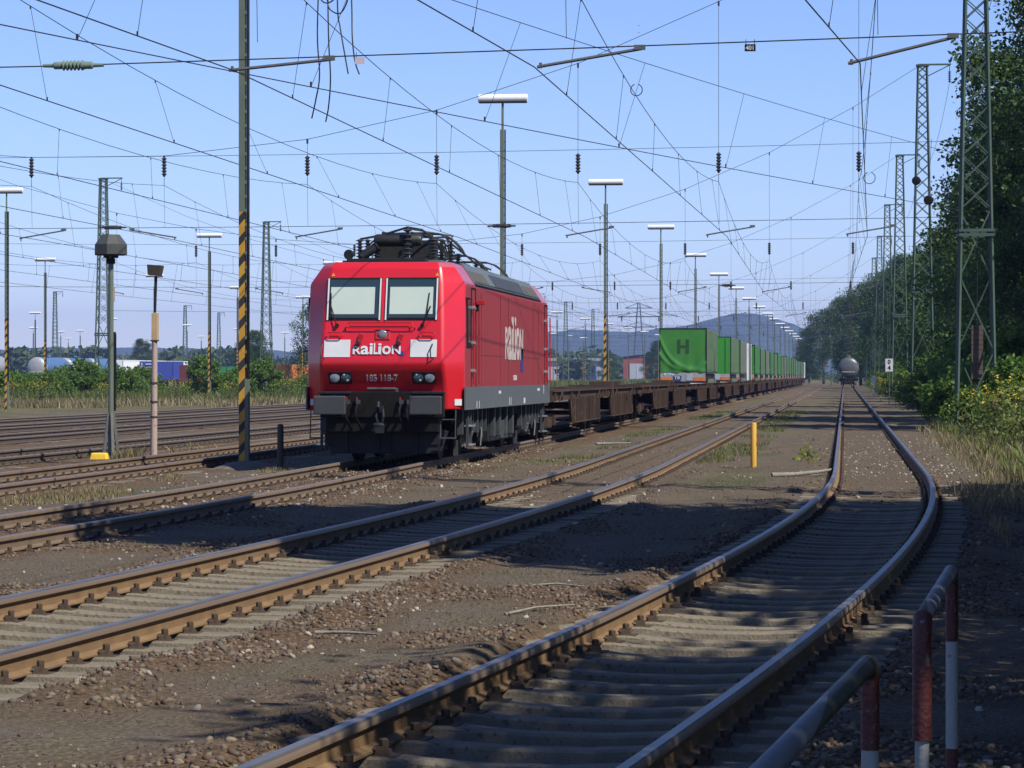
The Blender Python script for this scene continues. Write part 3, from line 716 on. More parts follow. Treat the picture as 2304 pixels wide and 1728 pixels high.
body.v = vs; body.f = fs; body.m = [body.mi(m_) for m_ in ms]
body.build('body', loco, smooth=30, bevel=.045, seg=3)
def yface(z):   # y of the front face at height z
    for a,b in zip(lv, lv[1:]):
        if a[0] <= z <= b[0]: return a[1]+(b[1]-a[1])*(z-a[0])/(b[0]-a[0])
    return lv[-1][1]
def panel(mb, x0,x1,z0,z1, m, off=.012, th=.02, zs=None):
    # plate following the front face between two heights
    zz = [z0,z1] if zs is None else zs
    for a,b in zip(zz,zz[1:]):
        p = [(x0,yface(a)-off,a),(x1,yface(a)-off,a),(x1,yface(b)-off,b),(x0,yface(b)-off,b)]
        q = [(x,y+th,z) for x,y,z in p]
        mb.add(p+q, [(0,1,2,3),(7,6,5,4),(0,4,5,1),(1,5,6,2),(2,6,7,3),(3,7,4,0)], m)
def frontM(x, z, off, tilt=None):
    # text matrix: local x -> x, local y -> up along the face, facing -y
    dz = .05; sl = math.atan2(yface(z+dz)-yface(z-dz), 2*dz)
    return Matrix.Translation((x, yface(z)-off, z)) @ Matrix.Rotation(math.pi/2 - sl, 4, 'X')
# windscreens
for s in (-1,1):
    wx0, wx1 = (-1.08,-.045) if s < 0 else (.015,1.02)
    f = MB()
    panel(f, wx0,wx1,2.65,3.46,M_black, .012,.03)
    fo = f.build('windscreen', loco, bevel=.02)
    g = MB(); panel(g, wx0+.06,wx1-.06,2.70,3.42,M_glass,.020,.006); g.build('glass', fo)
    b_ = MB(); panel(b_, wx0+.075+(.02 if s>0 else .0),wx1-(.13 if s<0 else .10),2.77,3.28,M_blind,.026,.005); b_.build('blind', fo)
    t_ = MB()
    for x in (wx0+.028, wx1-.028): panel(t_, x-.014,x+.014,2.66,3.445,M_white,.026,.02)
    t_.build('window_trim', fo)
    # wiper
    wpr = MB(); x = -.86 if s < 0 else .74; z0 = 2.56
    wpr.lathe([(.035,0),(.035,.05),(.02,.06)], M_black, 10, (x,yface(z0)-.07,z0),'y')
    xe = x-.13 if s < 0 else x+.14
    wpr.tube([(x,yface(2.53)-.06,2.53),(x+(-.05 if s<0 else .07),yface(2.7)-.07,2.70),(xe,yface(2.98)-.06,2.92)], .012, M_black, 6)
    wpr.tube([(xe+(.01 if s<0 else -.07),yface(2.66)-.045,2.70),(xe+(-.01 if s<0 else -.03),yface(3.2)-.045,3.17)], .010, M_black, 6)
    wpr.build('wiper', loco, smooth=40)
def ring(mb, x0,x1,z0,z1,r,m,off=.06):
    c = (z1-z0)/2; k = []
    for a in range(0,181,30): k.append((x1-c+c*math.sin(R(a)), (z0+c)+c*math.cos(R(a))))
    for a in range(180,361,30): k.append((x0+c+c*math.sin(R(a)), (z0+c)+c*math.cos(R(a))))
    k.append(k[0]); mb.tube([(x,yface(z)-off,z) for x,z in k], r, m, 6, cap=False)
h = MB(); ring(h,-.66,.56,2.515,2.61,.011,M_redpart)
for x in (-.70,.60): h.tube([(x,yface(2.5),2.48),(x,yface(2.5)-.06,2.52),(x*.93,yface(2.5)-.06,2.53)], .011, M_redpart, 6)
h.build('handrail', loco, smooth=50)
for x in (-.88,.85):
    h = MB(); ring(h,x-.15,x+.13,2.33,2.43,.011,M_redpart); h.build('handrail', loco, smooth=50)
for x in (-.415,.335):
    h = MB(); z = 2.32
    h.box((x,yface(z)-.02,z), (.085,.05,.17), M_redpart, Matrix.Rotation(R(18),3,'Y')); h.lathe([(.05,-.05),(.055,0),(.03,.02)], M_recess, 10, (x-.03,yface(2.24)-.045,2.23),'y')
    h.build('cable_socket', loco, bevel=.012)
p = MB(); panel(p,-.14,.14,2.29,2.485,M_redpart,.02,.03); tl = p.build('headlight', loco, bevel=.01); tl['label'] = 'round upper headlight in the middle of the face'
p = MB(); p.lathe([(.085,-.012),(.08,-.02),(.05,-.028),(0.005,-.03)], M_lens, 20, (0,yface(2.385)-.02,2.385),'y'); p.build('lens', tl, smooth=50)
for x0 in (-1.09,.53):
    p = MB(); panel(p,x0,x0+.49,1.965,2.29,M_white,.012,.02, [1.965,2.1,2.29]); p.build('white_panel', loco)
    p = MB(); xx = x0-.02 if x0 < 0 else x0+.41; p.tube([(xx,yface(2.22)-.02,2.21),(xx-.03,yface(2.1)-.07,2.1),(xx-.02,yface(1.95)-.06,1.95),(xx+.03,yface(1.93)-.02,1.93)], .012, M_recess if x0<0 else M_dark, 6); p.build('grab_handle', loco, smooth=50)
tx = MB()
Mx = frontM(-.03,2.12,.016) @ Matrix.Translation((0,-.10,0))
def put(s_, x, sz, sc=(1,1), dz=0): text(tx, s_, sz, M_white, Mx @ Matrix.Translation((x,dz,0)) @ Matrix.Diagonal((sc[0],sc[1],1,1)), bold=.008, align='LEFT')
GLY = [('R',-.512,-.373,0,.147),('a',-.362,-.222,-.003,.150),('i',-.195,-.152,0,.200),('l',-.122,-.082,0,.200),('L',-.122,-.052,0,.20),('i',-.034,.010,0,.200),('o',.040,.190,-.003,.150),('N',.220,.374,0,.147)]
def fit(mb, ch, x0,x1,z0,z1, M, bold, mt=None):
    mt = mt or M_white
    q = MB(); text(q, ch, 1, M_white, Matrix.Identity(4), bold=0, depth=.004)
    xs_ = [v[0] for v in q.v]; ys_ = [v[1] for v in q.v]; a, b = min(xs_), max(xs_); c, d = min(ys_), max(ys_)
    q = MB(); text(q, ch, 1, M_white, Matrix.Identity(4), bold=bold, depth=.004)
    mb.add([M @ Vector((x0+(v[0]-a)/(b-a)*(x1-x0), z0+(v[1]-c)/(d-c)*(z1-z0), v[2])) for v in q.v], q.f, mt)
for g_ in GLY:
    if g_[0] != 'l': fit(tx, *g_, Mx, .022)
tx.build('lettering', loco)
p = MB(); panel(p,.315,.405,1.995,2.08,M_blue,.012,.02); p.build('logo_square', loco)
tx = MB(); text(tx,'185 118-7',.185,M_white,frontM(-.02,1.58,.014) @ Matrix.Translation((0,-.07,0)) @ Matrix.Diagonal((.80,1,1,1)),bold=.002); tx.build('number', loco)
for x in (-.98,.98):
    p = MB(); z=3.425; p.add([(x-.035,yface(3.49)-.006,3.49),(x+.035,yface(3.49)-.006,3.49),(x,yface(3.55)-.006,3.55)],[(0,1,2)],M_orange); p.build('warning_sticker', loco)
for s in (-1,1):
    x0 = -1.02 if s < 0 else .55
    p = MB(); panel(p,x0,x0+.45,1.46,1.69,M_recess,.008,.02,[1.46,1.52,1.69]); hl = p.build('headlight', loco, bevel=.01)
    for k,x in enumerate((x0+.125,x0+.335)):
        q = MB(); clear = (k == 1) == (s < 0)
        q.lathe([(.092,-.01),(.088,-.025),(.055,-.04),(.004,-.045)], M_glass if clear else M_lens, 22, (x,yface(1.58)-.012,1.58),'y')
        if clear:
            q.lathe([(.022,-.045),(.004,-.055)], M_silver, 8, (x-.035,yface(1.58)-.005,1.63),'y'); q.lathe([(.024,-.045),(.004,-.055)], M_silver, 8, (x+.035,yface(1.58)-.01,1.53),'y')
        q.build('lens', hl, smooth=50)
# buffer beam, buffers, coupling, hoses, plough
p = MB(); p.box((0,.13,1.08), (2.30,.28,.48), M_black); p.box((0,.30,.72),(2.1,.5,.3),M_black)
for x in (-.88,.88): p.box((x,.02,1.30), (.62,.10,.05), M_dark)
p.tube([(-.28,.05,1.37),(.26,.05,1.37)], .035, M_under, 8); p.box((.27,.07,1.34),(.06,.08,.1),M_under)
p.build('buffer_beam', loco, bevel=.012)
for x in (-.89,.89):
    p = MB(); p.box((x,-.50,1.07), (.60,.05,.35), M_buf); bo = p.build('buffer', loco, bevel=.055, seg=3)
    q = MB(); q.lathe([(.14,-.48),(.14,-.2),(.19,-.2),(.2,.1)], M_black, 18, (x,0,1.06),'y'); q.build('shank', bo, smooth=50)
p = MB()
p.box((0,-.10,1.0),(.10,.5,.12),M_dark); p.tube([(0,-.34,.98),(0,-.42,1.05),(0,-.38,1.13)],.035,M_dark,8)
p.tube([(-.04,-.30,1.0),(-.05,-.36,.86),(-.02,-.34,.74)],.025,M_dark,7); p.tube([(.07,-.30,1.0),(.09,-.37,.86),(.06,-.34,.72)],.025,M_dark,7)
p.lathe([(.03,-.1),(.055,-.05),(.055,.05),(.03,.1)],M_dark,10,(0,-.34,.70),'x'); p.box((.02,-.35,.62),(.16,.07,.13),M_dark)
p.build('coupling_hook', loco, smooth=40)
for x,cp in ((-.62,M_redpart),(-.43,M_redpart),(.38,M_redpart),(.52,M_black)):
    p = MB(); p.box((x,-.04,1.13),(.07,.10,.08),M_under); p.box((x-.02,-.06,1.17),(.022,.02,.10),cp)
    p.tube([(x,-.05,1.10),(x-.03,-.15,1.0),(x-.03,-.18,.86),(x+.03,-.08,.70),(x+.06,.06,.62)],.024,M_black,7); p.build('brake_hose', loco, smooth=50)
p = MB(); p.box((-.69,-.04,1.18),(.025,.03,.12),M_yellow); p.build('cock_handle', loco)
p = MB(); p.prism([(-1.16,.60),(1.16,.60),(1.10,.34),(.96,.16),(-.96,.16),(-1.10,.34)], .36,.41, M_dark)
p.prism([(-1.16,.58),(-1.05,.58),(-.9,.2),(-1.02,.2)],.41,.8,M_dark); p.prism([(1.16,.58),(1.05,.58),(.9,.2),(1.02,.2)],.41,.8,M_dark)
for x in (-.7,-.1,.1,.62): p.box((x,.345,.40),(.045,.05,.42),M_dark)
p.build('snow_plough', loco, bevel=.01)
for x in (-1.22,1.22):
    p = MB(); 
    for z in (.46,.80): p.tube([(x-.14,.12,z),(x+.14,.12,z)],.012,M_under,6)
    p.tube([(x-.14,.12,.44),(x-.14,.2,.98)],.012,M_under,6); p.tube([(x+.14,.12,.44),(x+.14,.2,.98)],.012,M_under,6); p.box((x,.16,.455),(.3,.16,.02),M_under)
    p.build('shunter_step', loco)
# side details
for s in (-1,1):
    X = s*1.495
    p = MB(); p.box((s*1.497,LEN/2,1.19),(.03,LEN-1.0,.43),M_grey); p.build('grey_band', loco)
    p = MB(); p.box((X,1.06,2.62),(.02,.60,.95),M_black); sw = p.build('side_window', loco, bevel=.008)
    q = MB(); q.box((s*1.502,1.06,2.66),(.014,.48,.82),M_glass); q.build('glass', sw)
    for y in (1.55,LEN-1.55):
        p = MB(); 
        for yy in (y,y+.62): p.box((s*1.492,yy,2.35),(.012,.022,1.9),M_black)
        p.box((s*1.492,y+.31,3.29),(.012,.64,.02),M_black); d_ = p.build('cab_door', loco)
        q = MB()
        for yy in (y-.1,y+.72):
            q.tube([(s*1.55,yy,1.45),(s*1.55,yy,3.0)],.016,M_redpart,6)
        for zz in (1.72,2.25,2.92):
            q.box((s*1.53,y-.1,zz),(.09,.05,.05),M_silver); q.box((s*1.53,y+.10,zz-.02),(.06,.1,.035),M_silver)
        q.build('door_handrail', d_)
        q = MB()
        for zz in (.30,.66,1.02): q.box((s*1.42,y+.31,zz),(.16,.5,.03),M_silver if zz < 1 else M_black)
        for yy in (y+.08,y+.54): q.box((s*1.40,yy,.70),(.05,.05,.86),M_under)
        q.build('cab_step', d_)
    p = MB(); p.box((s*1.62,1.95,3.02),(.16,.10,.09),M_redpart); p.box((s*1.55,1.95,2.93),(.06,.06,.16),M_black); p.build('mirror', loco, bevel=.01)
    p = MB(); p.add([(s*1.30,.435,1.06),(s*1.42,.548,1.06),(s*1.42,.548,1.18),(s*1.30,.435,1.18)],[(0,1,2,3)],M_white)
    p.v = [(v[0]+s*.012,v[1]-.012,v[2]) for v in p.v]; p.build('label_plate', loco)
    # side lettering
    tx = MB(); base = Matrix.Translation((s*1.500,(8.95 if s>0 else LEN-8.95),1.98)) @ Matrix.Rotation(s*math.pi/2,4,'Z') @ Matrix.Rotation(math.pi/2,4,'X')
    def puts(s_, x, sz): text(tx, s_, sz, M_white, base @ Matrix.Translation((x,0,0)), bold=.028, depth=.003, align='LEFT')
    k = 3.9
    for g_ in GLY:
        if g_[0] != 'l': fit(tx, g_[0], g_[1]*k+.28, g_[2]*k+.28, g_[3]*k*1.12, g_[4]*k*1.12, base, .018, M_lett)
    tx.build('side_lettering', loco)
    p = MB(); p.box((s*1.498,8.95+s*0+1.55*(1 if s>0 else 1),1.96),(.012,.42,.5),M_blue); p.build('side_logo_square', loco)
    tx = MB(); b2 = Matrix.Translation((s*1.50,(LEN*.53),1.52)) @ Matrix.Rotation(s*math.pi/2,4,'Z') @ Matrix.Rotation(math.pi/2,4,'X'); text(tx,'185 118-7',.16,M_white,b2,bold=.001,depth=.003); tx.build('side_number', loco)
    p = MB()
    for y,z,a,b in ((2.2,1.06,.06,.14),(2.6,1.06,.05,.14),(7.9,1.08,.06,.16),(8.2,1.08,.05,.16),(10.9,1.07,.3,.12),(6.1,1.28,.4,.06),(15.2,1.3,.06,.2),(14.0,1.3,.5,.06)): p.box((s*1.514,y,z),(.004,a,b),M_white)
    p.build('side_marking', loco)
    p = MB()
    for y in (3.1,6.4,7.9,13.0,14.2): p.box((s*1.4905,y,2.32),(.006,.012,1.85),M_recess)
    p.box((s*1.4905,LEN/2,2.02),(.006,LEN-5.2,.008),M_recess); p.build('panel_seam', loco)
    # sloping roof panels with vents
    p = MB()
    def slope(y0,y1,f0,f1,m_,off):
        a = Vector((1.48,0,3.34)); b = Vector((1.20,0,3.76)); nrm = Vector((.42,0,.28)).normalized()
        P0 = a+(b-a)*f0+nrm*off; P1 = a+(b-a)*f1+nrm*off; q0 = P0-nrm*.03; q1 = P1-nrm*.03
        vs = [(s*P0.x,y0,P0.z),(s*P0.x,y1,P0.z),(s*P1.x,y1,P1.z),(s*P1.x,y0,P1.z)]+[(s*q0.x,y0,q0.z),(s*q0.x,y1,q0.z),(s*q1.x,y1,q1.z),(s*q1.x,y0,q1.z)]
        p.add(vs,[(0,1,2,3),(7,6,5,4),(0,4,5,1),(1,5,6,2),(2,6,7,3),(3,7,4,0)],m_)
    slope(2.3,LEN-2.3,.10,1.03,M_roof,.02)
    for y0,y1 in ((2.5,4.9),(12.2,13.3),(13.5,14.7)): slope(y0,y1,.24,.72,M_vent,.026)
    slope(6.0,11.8,.2,.8,M_under,.026)
    for k in range(40): slope(2.4+k*.31,2.4+k*.31+.17,.13,.19,M_black,.028)
    slope(2.35,LEN-2.35,.03,.09,M_black,.02)
    p.build('roof_panel', loco)
# running gear
for yb in (3.35,LEN-3.35):
    p = MB()
    for s in (-1,1):
        p.box((s*1.05,yb,.62),(.12,3.7,.26),M_black); p.box((s*1.07,yb,.42),(.10,1.2,.24),M_black)
        for yy,z0,z1,wd in ((-2.0,.5,.98,.16),(-1.05,.4,.95,.22),(-.35,.55,.98,.10),(.35,.5,.98,.2),(1.1,.38,.97,.16),(1.75,.5,.98,.12)):
            p.box((s*1.30,yb+yy,(z0+z1)/2),(.10,wd,z1-z0),M_under)
        p.tube([(s*1.28,yb-.6,.32),(s*1.28,yb+.5,.78)],.04,M_under,7)
        p.tube([(s*1.33,yb+.9,.22),(s*1.34,yb+1.0,.5),(s*1.3,yb+1.1,.75)],.02,M_under,6)
        p.box((s*1.18,yb-1.78,.24),(.08,.06,.3),M_under)
    p.box((0,yb,.62),(2.2,.5,.24),M_black); p.box((0,yb-1.7,.62),(2.6,.14,.16),M_black); p.box((0,yb+1.7,.62),(2.6,.14,.16),M_black)
    bg_ = p.build('bogie', loco, smooth=30)
    for dy in (-1.3,1.3):
        q = MB()
        for s in (-1,1):
            q.lathe([(.08,-.075),(.3,-.065),(.52,-.07),(.625,-.07),(.625,.05),(.66,.055),(.66,.075),(.1,.08)],M_black,28,(s*.76,yb+dy,.625),'x') if s<0 else q.lathe([(.08,.075),(.3,.065),(.52,.07),(.625,.07),(.625,-.05),(.66,-.055),(.66,-.075),(.1,-.08)],M_black,28,(s*.76,yb+dy,.625),'x')
            q.box((s*1.12,yb+dy,.60),(.22,.34,.32),M_dark); q.lathe([(.12,0),(.12,.06)],M_under,14,(s*1.2,yb+dy,.6),'x')
        q.tube([(-.7,yb+dy,.625),(.7,yb+dy,.625)],.09,M_black,10)
        q.build('wheelset', bg_, smooth=40)
p = MB(); p.box((0,LEN/2,.62),(2.5,4.6,.72),M_dark)
for y in (6.6,7.6,8.9,10.1): 
    for s in (-1,1): p.box((s*1.30,y,.66),(.12,.16,.62),M_under)
for s in (-1,1): p.box((s*1.27,LEN/2+.3,.48),(.06,1.1,.4),M_under)
p.build('transformer_box', loco, bevel=.02)
# roof equipment
p = MB(); p.box((0,LEN/2,3.79),(1.9,LEN-2.6,.05),M_roof); p.box((-.05,1.25,3.80),(1.5,.7,.07),M_dark)
for y in (7.2,9.6): p.box((.2,y,3.88),(1.0,1.1,.16),M_roof)
p.build('roof_deck', loco, bevel=.01)
def insul(mb, x, y, z0, h_, n=6, r=.075):
    pr = [(.035,0)]
    for i in range(n):
        a = h_*(i+.25)/n; pr += [(.035,a),(r,a+h_*.25/n),(r,a+h_*.35/n),(.035,a+h_*.6/n)]
    pr.append((.035,h_)); mb.lathe(pr,M_insul,12,(x,y,z0))
def pantograph(y, flip, zp=0):
    b = MB()
    for x in (-.55,.55):
        for dy in (-.55,.55): insul(b,x,y+dy,3.80,.32+zp)
        b.bar((x,y-.7,4.13+zp),(x,y+.7,4.13+zp),.06,M_pan)
    for dy in (-.55,0,.55): b.bar((-.62,y+dy,4.13+zp),(.62,y+dy,4.13+zp),.06,M_pan)
    po = b.build('pantograph', loco, smooth=40)
    b = MB(); f = -1 if flip else 1
    b.tube([(-.02,y-.55*f,4.17+zp),(0,y+.9*f,4.27+zp)],.055,M_pan,8); b.tube([(.12,y-.5*f,4.16+zp),(.1,y+.85*f,4.24+zp)],.025,M_pan,6)
    b.tube([(-.25,y+.95*f,4.28+zp),(-.35,y-.55*f,4.36+zp)],.04,M_pan,7); b.tube([(.25,y+.95*f,4.28+zp),(.35,y-.55*f,4.36+zp)],.04,M_pan,7); b.tube([(-.28,y+.95*f,4.28+zp),(.28,y+.95*f,4.28+zp)],.045,M_pan,8)
    for k in (-.4,-.2,.15,.4): b.lathe([(.06,-.16),(.06,.16)],M_pan,9,(k,y-.1*f,4.19+zp),'y')
    b.build('pantograph_arm', po, smooth=40)
    b = MB()
    for dy in (-.72,-.38):
        arc = [(-.985,4.02),(-.93,4.12),(-.82,4.24),(-.68,4.34),(-.5,4.40),(-.2,4.415),(.2,4.415),(.5,4.40),(.68,4.34),(.82,4.24),(.93,4.12),(.985,4.02)]
        b.tube([(x,y+dy*f,z+zp) for x,z in arc],.019,M_pan,7)
    for x_ in (-.3,.0,.3): b.tube([(x_,y-.55*f,4.38+zp),(x_+.1,y-.2*f,4.30+zp),(x_+.05,y+.3*f,4.2+zp)],.018,M_pan,6)
    b.bar((-.5,y-.72*f,4.40+zp),(-.5,y-.38*f,4.40+zp),.03,M_pan); b.bar((.5,y-.72*f,4.40+zp),(.5,y-.38*f,4.40+zp),.03,M_pan)
    b.build('pan_head', po, smooth=50)
pantograph(3.75,True,.05); pantograph(8.0,True,-.22); pantograph(13.0,False,-.22)
p = MB()
for x,y,hh in ((-.62,1.35,.42),(.30,1.3,.62),(.75,1.6,.44),(-.35,3.9,.4),(.4,3.8,.5),(.75,4.2,.45),(-.5,6.6,.35),(.6,6.5,.35),(.5,10.4,.3)): insul(p,x,y,3.80,hh,7,.085)
p.tube([(-.62,1.35,4.22),(-.2,1.4,4.3),(.30,1.3,4.44)],.022,M_pan,6); p.tube([(.30,1.3,4.44),(.55,1.5,4.4),(.75,1.6,4.25)],.022,M_pan,6)
p.tube([(.75,1.6,4.25),(.8,3,4.33),(.75,4.2,4.26),(.7,6.5,4.16),(.5,10.4,4.08),(.4,14,4.08)],.022,M_pan,6)
p.tube([(-.35,3.9,4.2),(0,5.1,4.28),(-.5,6.6,4.15)],.02,M_pan,6)
p.lathe([(.10,-.45),(.12,-.4),(.12,.4),(.10,.45)],M_pan,12,(.1,1.42,4.20),'x'); p.box((-.05,1.9,4.0),(.5,.3,.26),M_pan); p.box((.35,3.2,4.10),(.5,.4,.34),M_pan); p.box((-.3,3.0,4.02),(.4,.5,.3),M_pan); p.box((.0,2.5,4.30),(.75,.16,.12),M_pan,Matrix.Rotation(R(9),3,'Y'))
for x_,z_ in ((-.45,4.22),(-.1,4.36),(.2,4.40),(.45,4.32)): p.tube([(x_-.25,2.0,z_-.22),(x_,2.5,z_),(x_+.28,2.9,z_-.06),(x_+.5,3.2,z_-.3)],.02,M_pan,6)
for x_ in (-.62,-.45,.62,.82): insul(p,x_,2.3,3.80,.46,8,.08)
for k in range(5): p.tube([(.55+.07*k,1.55+.12*k,4.3-.02*k),(.8+.06*k,1.7+.1*k,4.2),(.98,1.8+.1*k,3.9)],.016,M_pan,5)
p.build('roof_equipment', loco, smooth=40)
p = MB()
p.lathe([(.085,-.02),(.10,.0),(.09,.06),(.045,.2),(.03,.4)],M_dark,14,(-.80,1.15,3.92),'y'); p.box((-.80,1.25,3.82),(.05,.05,.12),M_redpart)
q_ = Matrix.Rotation(R(-58),3,'Y'); p.tube([(-.58,1.2,3.87),(-.30,1.3,4.06)],[.07,.085],M_dark,12); p.tube([(-.30,1.3,4.06),(-.27,1.31,4.08)],[.1,.1],M_dark,12); p.box((-.46,1.3,3.82),(.05,.05,.14),M_yellow)
p.build('air_horn', loco, smooth=40)

# ---------------------------------------------------------------- pocket wagons and semi-trailers
WL = 34.4
def bogie_mb(y):
    b = MB()
    for s in (-1,1):
        b.box((s*.98,y,.52),(.12,2.3,.2),M_dirtmetal); b.box((s*1.0,y,.42),(.16,.6,.28),M_dirtmetal)
        for dy in (-.9,.9):
            b.lathe([(.1,.06),(.40,.06),(.46,.065),(.46,-.06),(.49,-.07),(.1,-.08)],M_black,20,(s*.76,y+dy,.46),'x') if s>0 else b.lathe([(.1,-.06),(.40,-.06),(.46,-.065),(.46,.06),(.49,.07),(.1,.08)],M_black,20,(s*.76,y+dy,.46),'x')
            b.box((s*1.02,y+dy,.46),(.18,.3,.26),M_dirtmetal)
    for dy in (-.9,.9): b.tube([(-.76,y+dy,.46),(.76,y+dy,.46)],.08,M_black,8)
    b.box((0,y,.7),(1.6,.5,.2),M_dirtmetal); return b
def make_wagon():
    root = thing('pocket_wagon', 'first empty rusty brown pocket wagon coupled behind the locomotive', 'freight wagon', (float(cx(1,200)),73.3,ZT), group='articulated pocket wagons of the train')
    for k,(a,b) in enumerate(((.55,17.1),(17.3,33.85))):
        f = MB()
        b0, b1 = (5.7,15.2) if k == 0 else (19.2,28.7)
        for s in (-1,1):
            f.box((s*1.30,(a+b)/2,1.08),(.10,b-a,.22),M_dirtmetal)                 # top sill
            f.box((s*1.33,(a+b)/2,1.20),(.18,b-a,.025),M_dirtmetal)
            f.prism([(b0,1.0),(b1,1.0),(b1-.55,.36),(b0+.55,.36)],s*1.27,s*1.33,M_dirtmetal,'x')   # deep side web
            f.box((s*1.32,(b0+b1)/2,.36),(.16,b1-b0-1.0,.03),M_dirtmetal)
            for i in range(9):
                y = b0+.75+i*(b1-b0-1.5)/8; f.box((s*1.37,y,.70),(.07,.07 if i%3 else .22,.66),M_dirtmetal)
            f.box((s*1.36,(b0+b1)/2+.3,.70),(.05,.5,.60),M_black)
            for y in (a+.3,a+2.2,b0-.3,b1+.3,b-.4):
                f.box((s*1.38,y,1.06),(.08,.16,.2),M_dirtmetal)
            for y in (a+1.4,b0+1.2,b1-1.5): f.tube([(s*1.40,y,.95),(s*1.45,y+.1,1.16),(s*1.42,y+.5,1.18),(s*1.40,y+.6,1.0)],.018,M_dirtmetal,5)
        f.box((0,(a+b0)/2,1.10),(2.5,b0-a,.14),M_dirtmetal); f.box((0,(b+b1)/2,1.10),(2.5,b-b1,.14),M_dirtmetal)
        f.box((0,(b0+b1)/2,.42),(2.4,b1-b0-1.2,.06),M_dirtmetal)
        for i in range(7): f.box((0,b0+.4+i*1.4,1.02),(2.5,.14,.12),M_dirtmetal)
        for y in ((a+1.2) if k==0 else (b-1.2),): f.box((0,y,1.28),(.8,.8,.22),M_dirtmetal)   # kingpin stool, folded
        f.build('wagon_frame', root)
    for y in (2.9,17.2,31.5): bogie_mb(y).build('wagon_bogie', root, smooth=40)
    for y,sg in ((.55,-1),(33.85,1)):
        for x in (-.875,.875):
            b = MB(); b.lathe([(.10,0),(.10,sg*.4),(.225,sg*.42),(.225,sg*.47)],M_black,16,(x,y,1.06),'y'); b.build('buffer', root, smooth=40)
    e = MB(); e.box((0,.5,1.06),(2.5,.1,.4),M_dirtmetal); e.box((0,33.9,1.06),(2.5,.1,.4),M_dirtmetal); e.build('headstock', root)
    return root
W0 = make_wagon()
NW = 14
for i in range(1,NW):
    lb = 'second empty rusty brown pocket wagon behind the locomotive' if i == 1 else 'rusty pocket wagon carrying the tarpaulin trailer with the dark H' if i == 2 else 'pocket wagon under the bright green door trailer behind the H trailer' if i == 3 else ORD[i]+' pocket wagon of the train counted from the locomotive'
    dup(W0,(W0.location.x,73.3+WL*i,ZT),label=lb)

